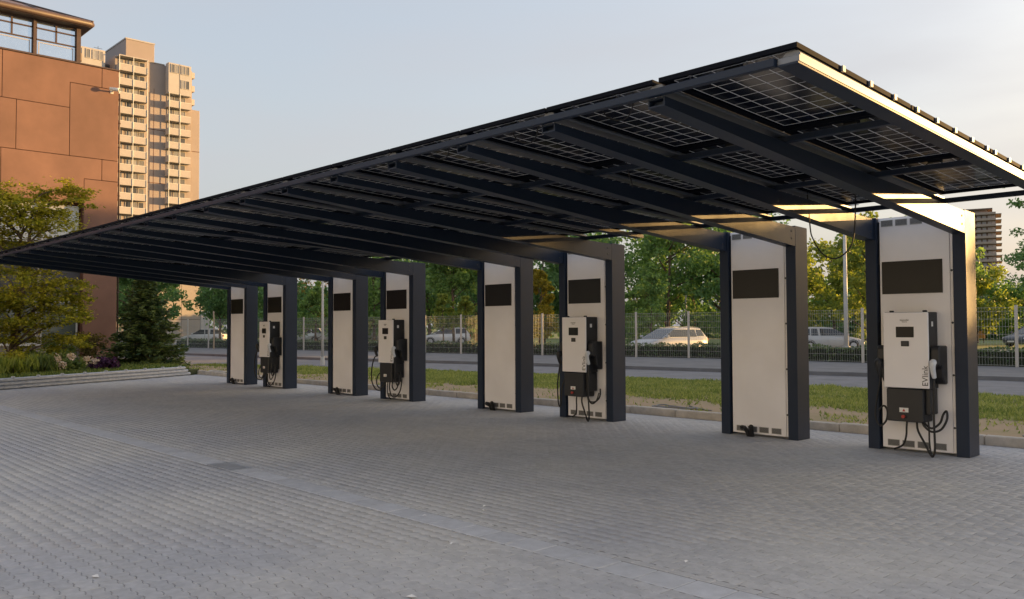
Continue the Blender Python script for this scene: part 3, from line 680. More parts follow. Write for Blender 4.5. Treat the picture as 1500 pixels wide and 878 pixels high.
# glazed top storey
gx = -.10
for i, (ya, yb) in enumerate(((9.22, 10.68), (7.66, 9.12), (6.1, 7.56), (4.54, 6.0), (2.98, 4.44), (1.42, 2.88), (-.14, 1.32))):
    q = MB(); 
    q.box(gx - .06, gx, ya, yb, 12.265, 12.31); q.box(gx - .06, gx, ya, yb, 12.86, 12.91); q.box(gx - .06, gx, ya, yb, 13.31, 13.36); q.box(gx - .06, gx, ya, yb, 13.58, 13.66)
    ym = (ya + yb) / 2; q.box(gx - .06, gx, ym - .03, ym + .03, 12.91, 13.58)
    q.box(gx - .06, gx, ya, ya + .04, 12.31, 13.58); q.box(gx - .06, gx, yb - .04, yb, 12.31, 13.58)
    wn = q.build('window', MT['copper'], ob)
    box('pane', MT['winglass'], wn, gx - .045, gx - .03, ya + .03, yb - .03, 12.30, 12.87)
    for (p0, p1) in ((ya + .03, ym - .02), (ym + .02, yb - .03)):
        box('pane', MT['winglass'], wn, gx - .045, gx - .03, p0, p1, 12.90, 13.32); box('pane', MT['winglass'], wn, gx - .045, gx - .03, p0, p1, 13.35, 13.60)
    q = MB(); q.box(gx - .034, gx - .02, ya + .1, ya + .13, 12.33, 12.80); q.box(gx - .034, gx - .02, yb - .13, yb - .10, 12.33, 12.80); q.box(gx - .034, gx - .02, ya + .13, yb - .13, 12.77, 12.80); q.build('sash', MT['cream'], wn)
    box('mullion', MT['copper'], ob, gx - .12, gx + .05, ya - .095, ya - .003, 12.265, 13.66)
box('corner_post', MT['copper'], ob, gx - .14, gx + .06, 10.682, 10.84, 12.265, 13.66)
box('back_wall', MT['copper'], ob, -7, -.30, -12, 10.80, 12.265, 13.66)
# gutter and roof
q = MB(); q.tube([(.38, -12, 13.80), (.38, 11.05, 13.80), (.30, 11.13, 13.80), (-9, 11.13, 13.80)], .12, 12); q.build('gutter', MT['copper'], ob, 0, True)
q = MB(); q.hexa([(.34, -12, 13.66), (.34, 11.1, 13.66), (-9, 11.1, 13.66), (-9, -12, 13.66), (.34, -12, 13.74), (.34, 11.1, 13.74), (-9, 11.1, 13.74), (-9, -12, 13.74)]); q.build('eaves', MT['copper'], ob)
q = MB(); e = (.42, 11.15); q.add([(.42, -12, 13.86), (.42, 11.15, 13.86), (-9, 11.15, 13.86), (-9, -12, 13.86), (-4.3, -12, 15.75), (-4.3, 6.3, 15.75)], [(0, 1, 5, 4), (1, 2, 5), (2, 3, 4, 5), (0, 4, 3), (3, 2, 1, 0)])
rf = q.build('roof', MT['roof'], ob)
for i in range(8):
    y = 9.2 - i * 1.55
    tt = 1.0 if y < 6.3 else (11.15 - y) / (11.15 - 6.3)
    q = MB(); q.tube([(.42, y, 13.875), (.42 - 4.72 * tt, y, 13.875 + 1.89 * tt)], .035, 6); q.build('roof_rib', MT['copper'], rf)
q = MB(); q.tube([(.42, 11.15, 13.88), (-4.3, 6.3, 15.77), (-4.3, -12, 15.77)], .05, 6); q.build('hip_cap', MT['copper'], rf)
# downpipe and clips on the corner, a small flue, camera on the wall
q = MB(); q.tube([(-.06, 12.36, .1), (-.06, 12.36, 11.15), (-.08, 12.35, 11.3)], .035, 8)
for z in range(1, 12): q.ring((-.06, 12.36, z + .03), (0, 0, 1), .035, .052, .06, 10)
q.build('downpipe', MT['copper'], ob, 0, True)
q = MB(); q.cyl((-1.0, 11.05, 12.2), (-1.0, 11.05, 12.62), .035, 8); q.build('flue', MT['copper'], ob); q = MB(); q.cyl((-1.0, 11.05, 12.60), (-1.0, 11.05, 12.95), .12, 12); q.build('flue_cowl', MT['copper'], ob, .02)
t = thing('security_camera', 'white security camera on a bracket high on the terracotta wall corner', 'camera', (XB, 12.03, 11.3))
q = MB(); q.box(-.01, .02, -.06, .06, -.08, .08); q.build('wall_plate', MT['whiteframe'], t, .005)
q = MB(); q.tube([(.01, 0, 0), (.22, .0, .02), (.30, .02, .03)], .03, 8); q.build('arm', MT['whiteframe'], t)
q = MB(); q.tube([(.22, -.16, .06), (.36, .12, .04), (.38, .16, .035)], [.07, .075, .07], 12); q.build('housing', MT['sticker'], t, 0, True)
q = MB(); q.cyl((.38, .16, .035), (.383, .168, .034), .055, 12); q.build('lens', MT['screen'], t)

# unseen office wing, added so its sunlit wall bounces light onto the pillar panels
ow = thing('bounce_wing', 'unseen pale blue wing added opposite the carport to bounce sunlight onto its pillars', 'building', (0, -26, 0))
box('bounce_wall', mat('pale_blue_bounce', (.50, .62, .92), rough=.85, var=.06, scale=.6), ow, -40, 16, -10, 0, 0, 12.6)  # blue tone chosen to cool the warm light this added wall bounces
box('wing_coping', MT['copper'], ow, -40.1, 16.1, -10.1, .08, 12.6, 12.75)
for fl in range(4):
    for i in range(13):
        x = -37.5 + i * 4.1; q = MB(); z = 1.0 + fl * 3.0
        q.box(x, x + 1.8, .002, .05, z, z + .07); q.box(x, x + 1.8, .002, .05, z + 1.43, z + 1.5); q.box(x, x + .07, .002, .05, z + .07, z + 1.43); q.box(x + 1.73, x + 1.8, .002, .05, z + .07, z + 1.43)
        w_ = q.build('window', MT['whiteframe'], ow); box('pane', MT['winglass'], w_, x + .06, x + 1.74, .004, .02, z + .06, z + 1.44)

# ------------------------------------------------------------------ residential tower
hb = thing('apartment_tower', 'tall tan apartment tower with two columns of cream balconies', 'building', (-172.5, 0, 0))
PI_ = 2.787
box('main_wall', MT['tan'], hb, -16, 0, 57.2, 72.45, 0, 54.6, bevel=.05)
box('side_wall', MT['tan'], hb, -16, -.1, 72.46, 74.15, 0, 46.6, bevel=.05)
box('roof_house', MT['tan'], hb, -14, -2.0, 59.9, 65.5, 54.4, 59.0, bevel=.05)
box('roof_cap', MT['cream'], hb, -14.1, -1.9, 59.8, 65.6, 59.0, 59.25)
box('parapet', MT['beige'], hb, -16.05, .06, 62.9, 66.8, 54.6, 54.8)
box('left_wing', MT['cream'], hb, -14, .3, 47, 55.3, 0, 55.0, bevel=.05)
box('link_wall', MT['greywall'], hb, -15, -3, 55.3, 57.2, 0, 53.4)
wq = MB(); wq.box(0, .08, 0, 1, 0, 1.25)
def far_window(y0, y1, z0, z1, x, parent, frame=True):
    q = MB(); q.box(x, x + .10, y0, y1, z0, z0 + .08); q.box(x, x + .10, y0, y1, z1 - .08, z1); q.box(x, x + .10, y0, y0 + .09, z0 + .08, z1 - .08); q.box(x, x + .10, y1 - .09, y1, z0 + .08, z1 - .08)
    me = q.mesh('window'); me.materials.append(MT['cream']); g = MB(); g.box(x + .02, x + .05, y0 + .07, y1 - .07, z0 + .06, z1 - .06); gm = g.mesh('pane'); gm.materials.append(MT['farglass'])
    return me, gm
wset = {}
for nm, (a, b) in {'w1': (0, .8), 'w2': (0, 1.1), 'w3': (0, 1.1)}.items(): wset[nm] = far_window(a, b, 0, 1.75, 0, None)
def put_window(nm, y, z, x=0.):
    o = mesh_part('window', wset[nm][0], hb, (x, y, z)); mesh_part('pane', wset[nm][1], o)
def balcony_mesh(w):
    q = MB(); q.box(0, 1.5, 0, w, -.16, 0); q.box(1.42, 1.5, 0, w, 0, 1.12); q.box(0, 1.42, 0, .07, 0, 1.12); q.box(0, 1.42, w - .07, w, 0, 1.12)
    me = q.mesh('balcony'); me.materials.append(MT['rail']); return me
balA, balB = balcony_mesh(5.45), balcony_mesh(4.65)
pq = MB(); pq.box(1.502, 1.60, 0, .1, 0, PI_ - .02); bp_me = pq.mesh('balcony_post'); bp_me.materials.append(MT['sticker'])
rq = MB(); rq.box(1.38, 1.52, 0, 5.45, 1.121, 1.18); ra_me = rq.mesh('handrail'); ra_me.materials.append(MT['sticker'])
rq = MB(); rq.box(1.38, 1.52, 0, 4.65, 1.121, 1.18); rb_me = rq.mesh('handrail'); rb_me.materials.append(MT['sticker'])
for k in range(19):
    z = 51.72 - k * PI_
    if z < 0: break
    b = mesh_part('balcony', balA, hb, (0.004, 57.5, z)); mesh_part('handrail', ra_me, b)
    for y in (.0, 2.65, 5.35): mesh_part('balcony_post', bp_me, b, (0, y, 0))
    for nm, y in (('w1', 57.9), ('w3', 59.35), ('w3', 60.5), ('w2', 61.8)): put_window(nm, y, z + .75)
    if k >= 2:
        z2 = 51.72 - k * PI_ + .05
        b = mesh_part('balcony', balB, hb, (0.004, 67.0, z2)); mesh_part('handrail', rb_me, b)
        for y in (.15, 2.35): mesh_part('balcony_post', bp_me, b, (0, y, 0))
        for nm, y in (('w2', 67.35), ('w2', 68.7), ('w2', 70.0)): put_window(nm, y, z2 + .75)
box('canopy_slab', MT['rail'], hb, 0, 1.55, 57.5, 62.95, 54.38, 54.58)
box('bay_box', MT['cream'], hb, 0, 1.5, 67.0, 71.65, 48.75, 55.0, bevel=.04)
box('bay_joint', MT['concrete'], hb, 1.5, 1.54, 69.25, 69.36, 48.8, 54.95)
for (y, z) in ((67.45, 53.0), (68.35, 53.0), (69.6, 53.0), (70.45, 53.0), (69.6, 50.1), (70.45, 50.1)): put_window('w1', y, z, 1.5)
for (y, z) in ((51.8, 52.95), (53.0, 52.95), (54.1, 52.95), (50.4, 52.95)): put_window('w1', y, z, .3)
for z in (47.8, 50.6, 53.4): box('side_bay', MT['cream'], hb, -2.2, -.9, 72.46, 73.4, z, z + 1.2)
for z in (10, 20, 30.5, 41.2): box('wall_joint', MT['core'], hb, .0, .03, 62.97, 66.98, z, z + .1)
box('wall_joint', MT['core'], hb, 0., .025, 64.7, 64.78, 0, 49.5); box('wall_joint', MT['core'], hb, -.1, -.06, 72.47, 74.1, 37.9, 38.02)
q = MB(); q.cyl((-8, 56.6, 54), (-8, 56.6, 58.2), .06, 6); q.cyl((-8, 55.8, 57.8), (-8, 57.4, 57.8), .05, 6); q.cyl((-8, 56.0, 57.3), (-8, 57.2, 57.3), .05, 6); q.build('aerial', MT['pole'], hb)
# low panel block behind the trees
lb = thing('panel_block', 'low beige panel building behind the trees left of the farthest pillar', 'building', (-120, 0, 0))
box('block_core', MT['core'], lb, -14, -.06, 38, 51.9, 0, 13.9)
for i in range(5):
    for j in range(5):
        box('wall_panel', MT['beige'], lb, -.06, 0, 38.02 + i * 2.78, 38.02 + (i + 1) * 2.78 - .05, .02 + j * 2.78, .02 + (j + 1) * 2.78 - .05)
box('end_strip', MT['cream'], lb, -14, .05, 51.91, 53.0, 0, 13.0)
# far tower at the right
ft = thing('balcony_tower', 'distant brown tower with projecting balcony slabs right of the nearest pillar', 'building', (-146.5, 430.5, 0), R(17.6))
box('tower_wall', MT['brownfar'], ft, -15, 14.2, 0, 14, 0, 53.2)
box('roof_slab', MT['brownfar'], ft, -16, 13.0, -1.4, 15, 54.9, 55.5); box('attic_wall', MT['balconyfar'], ft, -13, 11.0, .4, 13, 53.2, 54.9)
for k in range(19):
    z = 52.6 - k * 2.75
    if z < 1: break
    sb = box('balcony_slab', MT['balconyfar'], ft, -16, 16.6, -1.8, 15.5, z - .12, z + .14)
    box('balcony_front', MT['balconyfar'], sb, -16, 14.3, -1.85, -1.75, z + .14, z + 1.0)
    for x in (-12.0, -8.6, -5.2, -1.2, 2.0, 4.4, 6.6, 8.8, 11.0, 12.6): 
        w_ = box('window', MT['farglass'] if (x < 6) else MT['cream'], ft, x, x + 1.5, -.06, -.01, z - 2.4, z - .5)
# house at the right edge
hs = thing('house', 'small house with a red tiled roof among the trees at the right edge', 'building', (-33.5, 124, 0), R(15))
box('wall', MT['cream'], hs, -4, 5, -3, 4, 0, 3.4)
q = MB(); q.add([(-4.4, -3.5, 3.3), (5.4, -3.5, 3.3), (5.4, 4.5, 3.3), (-4.4, 4.5, 3.3), (-4.4, .5, 6.0), (5.4, .5, 6.0)], [(0, 1, 5, 4), (2, 3, 4, 5), (0, 4, 3), (1, 2, 5), (3, 2, 1, 0)]); q.build('roof', MT['rooftile'], hs)
for x in (-2.5, .5, 3): box('window', MT['farglass'], hs, x, x + 1.1, -3.05, -3.01, 1.1, 2.4)

# ------------------------------------------------------------------ fence
fn = thing('mesh_fence', 'long pale wire mesh fence on steel posts along the far pavement', 'fence', (0, 0, 0))
pq = MB(); pq.box(-.05, .05, -.03, .03, .0, 2.18); fp_me = pq.mesh('fence_post', .004); fp_me.materials.append(MT['postwood'])
def wire_panel(Lp):
    q = MB()
    nv = int(Lp / .10)
    for i in range(nv + 1):
        x = .05 + (Lp - .1) * i / nv; q.box(x - .0028, x + .0028, -.0025, .0025, .06, 2.12)
    for z in (.08, .35, .62, .89, 1.16, 1.43, 1.70, 1.97, 2.10):
        q.box(.02, Lp - .02, -.012, -.004, z - .004, z + .004); q.box(.02, Lp - .02, .004, .012, z - .004, z + .004)
    me = q.mesh('wire_panel'); me.materials.append(MT['wire']); return me
wp = wire_panel(2.7)
pts = [Vector((x, y, 0)) for x, y in FENCE]
# lay posts every 2.7 m, keyed on the post at (-23.06, 33.0)
def along(s0, dirp, start, n):
    pass
posts = []
p = Vector((-23.06, 33.0, .08)); d = (Vector((12, 33.4, 0)) - Vector((-23.06, 33.0, 0))).normalized()
for i in range(13): posts.append((p + d * 2.7 * i, d))
left = []
segs = [(Vector((-23.06, 33.0, .08)), Vector((-36.3, 30.44, .08))), (Vector((-36.3, 30.44, .08)), Vector((-66, 26.0, .08))), (Vector((-66, 26, .08)), Vector((-104, 20.5, .08)))]
cur = segs[0][0]
for a, b in segs:
    dd = (b - a).normalized(); n = max(1, round((b - a).length / 2.7)); st2 = (b - a).length / n
    for i in range(1, n + 1): left.append((a + dd * st2 * i, -dd))
for P_, d_ in posts + left:
    rz = math.atan2(d_.y, d_.x); o = mesh_part('fence_post', fp_me, fn, P_, (0, 0, rz)); mesh_part('wire_panel', wp, fn, P_, (0, 0, rz))

# ------------------------------------------------------------------ vegetation
def clump_points(rng, centers, radii, n, flat=1.):
    k = len(centers); idx = rng.integers(0, k, n); v = rng.normal(size=(n, 3)); v /= np.linalg.norm(v, axis=1)[:, None]
    rad = rng.random(n) ** .45; P = centers[idx] + v * rad[:, None] * radii[idx][:, None] * np.array([1, 1, flat]); return P
def tree(label, x, y, h, r, leaf, style='big', n=5200, ls=.34, cb=.22, trunk=.16, seed=0, group='trees beyond the fence', cat='tree', name='broadleaf_tree', z0=0.):
    rng = np.random.default_rng(seed + 100); t = thing(name, label, cat, (x, y, z0), 0, group)
    zb = h * cb
    if style == 'cone':
        k = 46; zz = rng.random(k); cz = zb + (h - zb) * zz ** .9 * .95; rr = r * np.sqrt(np.clip(1.02 - ((cz - zb) / (h - zb)) ** 1.5, .02, 1)) * (.35 + .55 * rng.random(k)); a = rng.random(k) * 6.283
        cen = np.c_[rr * np.cos(a), rr * np.sin(a), cz]; rad = r * (.22 + .24 * rng.random(k)) * (1 - .5 * zz)
    elif style == 'block':
        k = 210; a = rng.random(k) * 6.283; q_ = np.sqrt(rng.random(k)) * r
        cen = np.c_[q_ * np.cos(a), q_ * np.sin(a), .4 + rng.random(k) * (h - .85)]; rad = np.full(k, .7)
    elif style == 'round':
        k = 44; v = rng.normal(size=(k, 3)); v /= np.linalg.norm(v, axis=1)[:, None]; q_ = rng.random(k) ** .4 * .85
        cen = v * q_[:, None] * np.array([r, r, (h - zb) / 2]); cen[:, 2] += (h + zb) / 2; rad = r * (.18 + .2 * rng.random(k))
    else:
        k = 60; v = rng.normal(size=(k, 3)); v /= np.linalg.norm(v, axis=1)[:, None]; q_ = rng.random(k) ** .35 * .9
        cen = v * q_[:, None] * np.array([r, r, (h - zb) / 2]); cen[:, 2] += (h + zb) / 2; cen[:, :2] *= (1 + .15 * rng.normal(size=(k, 1))); rad = r * (.14 + .2 * rng.random(k))
    P = clump_points(rng, cen, rad, n, .8); P[:, 2] = np.maximum(P[:, 2], .15)
    q = MB(); top = h * .8
    lean = rng.normal(size=2) * .03 * h
    q.tube([(0, 0, -.05), (lean[0] * .2, lean[1] * .2, zb), (lean[0] * .6, lean[1] * .6, (zb + top) / 2), (lean[0], lean[1], top)], [trunk, trunk * .8, trunk * .5, trunk * .2], 8)
    for i in range(12):
        c = cen[i]; z_ = max(zb * .8, min(top * .9, c[2] - .35 * r)); q.tube([(0, 0, z_ * .95), (c[0] * .5, c[1] * .5, z_ + (c[2] - z_) * .4), tuple(c)], [trunk * .4, trunk * .25, trunk * .08], 5)
    q.build('trunk', MT['bark'], t, 0, True)
    quads('crown', P, None, ls * (.6 + .8 * rng.random(n)), rng, LF[leaf], t, .6)
    return t
G = 'trees beyond the fence'
# (label, x, y, height, radius, leaf, style, n, leaf size, crown base, trunk)
TREES = [
    ('dark green tree filling the gap behind the spruce', -74.3, 26.3, 9.0, 4.2, 'deep', 'big', 5600, .34, .12, .2),
    ('dark bushy tree just right of the terracotta wall corner', -92, 29.0, 10, 4.8, 'deep', 'big', 5200, .4, .1, .2),
    ('green tree right of the spruce in front of the beige block', -83, 30.5, 7.2, 3.4, 'deep', 'big', 4200, .32, .15, .16),
    ('round crowned street tree left of the farthest pillar', -67.0, 30.6, 6.4, 2.5, 'deep', 'round', 4200, .26, .32, .12),
    ('dark tree behind the round crowned one, left of the farthest pillar', -88, 42, 9, 5.0, 'deep', 'big', 5200, .4, .05, .2),
    ('egg shaped green tree between the sixth and seventh pillars', -55.0, 32.3, 5.0, 1.55, 'mid', 'cone', 4600, .2, .16, .1),
    ('dark tree at the left of the gap between the sixth and seventh pillars', -76.2, 41.0, 6.6, 4.2, 'deep', 'big', 4600, .36, .05, .2),
    ('brownish tree top behind the egg shaped tree', -90, 54.5, 8.4, 4.6, 'brown', 'big', 4200, .4, .1, .2),
    ('dark tree behind the thin white pole', -72.5, 46.7, 6.8, 4.2, 'deep', 'big', 4600, .36, .04, .2),
    ('bright green tree between the fifth and sixth pillars', -58.6, 39.9, 8.4, 3.2, 'mid', 'big', 5200, .28, .1, .16),
    ('broad dark tree behind the fifth pillar', -69.7, 50.0, 10.5, 5.0, 'deep', 'big', 5200, .4, .05, .2),
    ('round maple with a bare slim trunk behind the white estate car', -47.9, 39.5, 8.2, 2.7, 'mid', 'round', 6400, .26, .42, .10),
    ('small yellow green hornbeam left of the slim maple trunk', -44.0, 35.4, 3.75, 1.0, 'yellow', 'cone', 3200, .16, .42, .05),
    ('small yellow green hornbeam right of the slim maple trunk', -42.9, 36.4, 3.6, .85, 'yellow', 'cone', 2800, .16, .44, .05),
    ('brownish tall tree left of the round maple', -67.4, 52.5, 11.5, 4.0, 'mid', 'big', 4600, .36, .15, .2),
    ('dark tall tree behind the fourth pillar', -60.3, 52.7, 11.0, 4.6, 'deep', 'big', 5600, .36, .04, .2),
    ('tall green tree behind the golden cone', -54.5, 55.5, 11.5, 4.8, 'deep', 'big', 5600, .36, .04, .2),
    ('golden cone shaped hornbeam between the third and fourth pillars', -41.0, 41.3, 5.6, 1.5, 'gold', 'cone', 4600, .2, .18, .09),
    ('dark tree right of the golden cone', -51.5, 58.0, 11.5, 4.2, 'deep', 'big', 4600, .36, .04, .2),
    ('tall dark tree behind the third pillar', -60.4, 67.1, 13.0, 5.0, 'deep', 'big', 5200, .4, .05, .24),
    ('loose tall tree with sky showing through, right of the third pillar', -59.0, 76.5, 14.5, 4.6, 'mid', 'big', 2300, .4, .2, .24),
    ('green conical tree above the silver grey estate car', -36.9, 48.3, 6.2, 1.6, 'mid', 'cone', 5200, .2, .08, .1),
    ('lower green conical tree left of the tall one', -38.9, 49.1, 4.9, 1.5, 'mid', 'cone', 4200, .2, .06, .1),
    ('broad green tree behind the tall double headed lamp', -45.2, 61.4, 12.5, 4.6, 'mid', 'big', 6400, .34, .05, .24),
    ('tall green tree right of the double headed lamp', -49.6, 72.0, 14.5, 5.6, 'mid', 'big', 6000, .4, .05, .26),
    ('bushy green tree left of the second pillar', -40.6, 63.6, 11.5, 4.4, 'deep', 'big', 6000, .34, .05, .22),
    ('tall green tree behind the second pillar', -43.1, 72.5, 13.5, 5.0, 'deep', 'big', 5600, .4, .05, .24),
    ('yellow green tree right of the second pillar', -31.0, 57.4, 7.6, 2.8, 'yellow', 'big', 6000, .26, .08, .14),
    ('tall tree behind the pale lamp post', -33.5, 69.0, 10.2, 3.6, 'yellow', 'big', 5600, .32, .06, .2),
    ('sunlit yellow green tree left of the nearest pillar', -25.6, 57.4, 9.8, 3.2, 'yellow', 'big', 6400, .28, .05, .16),
    ('tall tree behind the nearest pillar', -28.9, 71.3, 10.5, 4.2, 'mid', 'big', 5200, .36, .05, .2),
    ('far green tree behind the nearest charger', -29.9, 84.8, 9.8, 4.0, 'mid', 'big', 4600, .36, .05, .2),
    ('rounded olive tree right of the nearest pillar below the far tower', -26.3, 80.5, 7.6, 3.0, 'yellow', 'big', 5200, .3, .08, .18),
    ('low olive tree at the right edge in front of the small house', -24.5, 88.0, 6.2, 3.2, 'mid', 'big', 4600, .32, .05, .18),
    ('dense dark tree at the right edge of the park', -19.5, 80.0, 7.2, 3.4, 'deep', 'big', 5200, .3, .04, .18),
    ('tall far tree between the second and nearest pillars', -38.5, 86.0, 13.0, 4.5, 'mid', 'big', 4600, .4, .05, .2),
    ('broad far tree behind the car park left of the second pillar', -53, 84, 14.5, 5.5, 'deep', 'big', 4600, .45, .05, .2),
    ('far dark tree behind the fourth and fifth pillars', -76, 66, 13, 6.0, 'deep', 'big', 4600, .45, .03, .2),
    ('far dark tree behind the sixth pillar', -92, 66, 12, 6.5, 'deep', 'big', 4600, .5, .03, .2),
]
for i, (lb_, x, y, h, r, lf, stl, n, ls, cb, tk) in enumerate(TREES):
    tree(lb_, x, y, h, r, lf, stl, n, ls, cb, tk, seed=i)
# trees standing right of the view, which shade the yard from the low sun
rng0 = random.Random(5)
for i in range(38):
    x = 4 + (i // 2) * 2.45 + (i % 2) * 1.2; y = (97 if i % 2 == 0 else 103) + rng0.uniform(-1.5, 1.5)
    xe = x - (y - 97) * .466; h = 15.2 if xe < 31.0 else (11.7 if xe < 34.3 else 10.2)
    tree('tall park tree standing in the row right of the view', x, y, h + rng0.uniform(-.15, .15), 1.85, 'mid', 'block', 6500, .9, .0, .2, seed=200 + i, group='park trees right of the view')
# overhanging tree at the right edge, close
t = thing('broadleaf_tree', 'leafy branches of a nearer tree reaching in at the right edge against the sky', 'tree', (-12.2, 51.0, 0), 0)
rng = np.random.default_rng(77)
cen = []; 
for i in range(26): cen.append((rng.normal() * 1.1 - 1.2, rng.normal() * 1.2, 5.2 + rng.normal() * .75))
for i in range(20): cen.append((rng.normal() * 1.6 + 1.5, rng.normal() * 1.6, 6.5 + rng.normal() * 1.6))
cen = np.array(cen); cen[0] = (-2.4, 0, 8.1); cen[1] = (-2.2, .2, 8.0)
rad = .28 + .25 * rng.random(len(cen)); P = clump_points(rng, cen, rad, 3600, .7)
q = MB(); q.tube([(1.5, 0, -.05), (1.4, 0, 3), (1.3, 0, 6), (1.2, 0, 8)], [.2, .17, .12, .04], 8)
for c in cen[:24]: q.tube([(1.35, 0, min(6.5, c[2] - .8)), (c[0] * .5 + .5, c[1] * .5, c[2] - .3), tuple(c)], [.06, .04, .012], 5)
q.build('trunk', MT['bark'], t, 0, True); quads('crown', P, None, .16 * (.6 + .8 * rng.random(len(P))), rng, LF['deep'], t, .6)

# far wood that closes the view under the crowns
rng = np.random.default_rng(15); wl_ = [(-150, 40), (-128, 70), (-95, 92), (-62, 104), (-44, 112), (-30, 118), (-12, 122)]; wp_ = []
for (xa, ya), (xb, yb) in zip(wl_[:-1], wl_[1:]):
    Ls = math.hypot(xb - xa, yb - ya); k = int(Ls / .3); s_ = rng.random(k); cx = xa + (xb - xa) * s_ + rng.normal(size=k) * 1.5; cy = ya + (yb - ya) * s_ + rng.normal(size=k) * 2.0
    cz = rng.random(k) * (5.2 + 1.3 * np.sin(s_ * 11)); cc = np.c_[cx, cy, cz]; wp_.append(clump_points(rng, cc, 1.0 + 1.1 * rng.random(k), int(Ls * 520), .9))
wp_ = np.concatenate(wp_); wp_[:, 2] = np.maximum(wp_[:, 2], 0)
tag(quads('far_wood', wp_, None, .55 * (.6 + .8 * rng.random(len(wp_))), rng, LF['deep'], None, .6), 'dark green far wood closing the view beyond the car park', 'wood', kind='stuff')
# hedge behind the fence
hg = thing('clipped_hedge', 'long clipped hedge just behind the mesh fence', 'hedge', (0, 0, 0)); rng = np.random.default_rng(11)
hp = []
ln = [Vector((x, y + .95, 0)) for x, y in FENCE[1:]]
for a, b in zip(ln[:-1], ln[1:]):
    n = int((b - a).length * 420); s = rng.random(n)[:, None]; base_ = np.array(a)[None] * (1 - s) + np.array(b)[None] * s
    dd = (b - a).normalized(); nn = np.array((-dd.y, dd.x, 0)); ww = (rng.random(n) - .5) * .8; hh = rng.random(n) ** .7 * (.72 + .06 * np.sin(s[:, 0] * 90)); 
    hp.append(base_ + nn[None] * ww[:, None] + np.c_[np.zeros(n), np.zeros(n), hh])
hp = np.concatenate(hp); quads('hedge_leaves', hp, None, .13 * (.6 + .8 * rng.random(len(hp))), rng, LF['hedge'], hg, .6)
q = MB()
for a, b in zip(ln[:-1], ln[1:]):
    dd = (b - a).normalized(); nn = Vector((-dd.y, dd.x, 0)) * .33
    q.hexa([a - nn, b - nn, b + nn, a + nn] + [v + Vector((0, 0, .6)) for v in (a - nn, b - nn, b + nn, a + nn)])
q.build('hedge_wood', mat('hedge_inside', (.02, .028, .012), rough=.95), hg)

# grass on the verge: denser away from the kerb
rng = np.random.default_rng(21)
n = 230000; gx_ = rng.random(n) * 46 - 34; gy = 12.6 + rng.random(n) * 7.8
far_y = np.interp(gx_, [p[0] for p in ROAD_N], [p[1] for p in ROAD_N]) - .02
patch = np.sin(gx_ * 1.7) * np.sin(gy * 2.3 + gx_ * .6) + .6 * np.sin(gx_ * 4.1 + gy * 3.0)
bare = 14.5 + .35 * np.sin(gx_ * .8) + .35 * patch
dens = np.clip((gy - bare) / .5, 0, 1) * .9 + .03 + .22 * (patch > .75)
keep = (gy < far_y) & (rng.random(n) < dens); gx_, gy = gx_[keep], gy[keep]; n = len(gx_)
hgt = (.022 + .045 * rng.random(n)) * (1 + .9 * np.clip(np.sin(gx_ * 2.9 + 1.3 * np.sin(gy * 3.1)) * np.sin(gy * 3.7 + gx_ * .9), 0, 1)); a = rng.random(n) * 6.283; lx, ly = np.cos(a), np.sin(a); wd = .012 + .012 * rng.random(n); ln_ = rng.normal(size=(n, 2)) * .03
B0 = np.c_[gx_ - lx * wd, gy - ly * wd, np.full(n, .08)]; B1 = np.c_[gx_ + lx * wd, gy + ly * wd, np.full(n, .08)]; T0 = np.c_[gx_ + ln_[:, 0], gy + ln_[:, 1], .085 + hgt]
o = rawquads('grass', np.stack([B0, B1, T0], 1).reshape(-1, 3), LF['grass'], None, 3); tag(o, 'short patchy green grass of the verge behind the pillars', 'grass', kind='stuff')
o.location = (0, 0, 0)

# spruce
sp = thing('spruce_tree', 'young dark green spruce with drooping tiers beside the terracotta wall', 'tree', (-33.2, 12.2, 0.08)); rng = np.random.default_rng(31)
q = MB(); q.tube([(0, 0, -.05), (0, 0, 2), (0, 0, 4.1)], [.09, .06, .012], 8); PP = []; NN = []; SS = []
H = 4.15
for k in range(23):
    z = .18 + (H - .3) * (k / 23) ** 1.05; rmax = 1.68 * (1 - z / H) ** 1.0 + .07
    nb = 12 if k < 15 else 8
    for b in range(nb):
        a = 6.283 * b / nb + k * 1.1 + rng.normal() * .15; ra = rmax * (.72 + .4 * rng.random()); d = np.array((math.cos(a), math.sin(a), 0))
        tip = d * ra + np.array((0, 0, z - .05 * ra + .10 * ra * rng.normal()))
        base_ = np.array((0, 0, z + .05)); q.tube([tuple(base_), tuple((base_ + tip) / 2 + np.array((0, 0, -.06 * ra))), tuple(tip)], [.018, .012, .004], 4, False)
        m_ = int(80 * ra / 1.2) + 12; s = rng.random(m_) ** .75; c = base_ * (1 - s)[:, None] + tip * s[:, None]; c[:, 2] -= .24 * ra * s * (1 - s)
        side = np.array((-d[1], d[0], 0)); sg = rng.choice([-1, 1], m_); off = sg * rng.random(m_) * .17 * (1.15 - s); c += side * off[:, None]; c[:, 2] += rng.normal(size=m_) * .045 - np.abs(off) * .3
        PP.append(c); NN.append(d[None] * .8 + side[None] * sg[:, None] * .8 + np.array((0, 0, -.1))); SS.append(np.full(m_, .19) * (.7 + .6 * rng.random(m_)))
q.build('trunk', MT['bark'], sp, 0, True); PP = np.concatenate(PP); NN = np.concatenate(NN); SS = np.concatenate(SS)
quads('needles', PP, NN, SS, rng, LF['spruce'], sp, .30, .3)

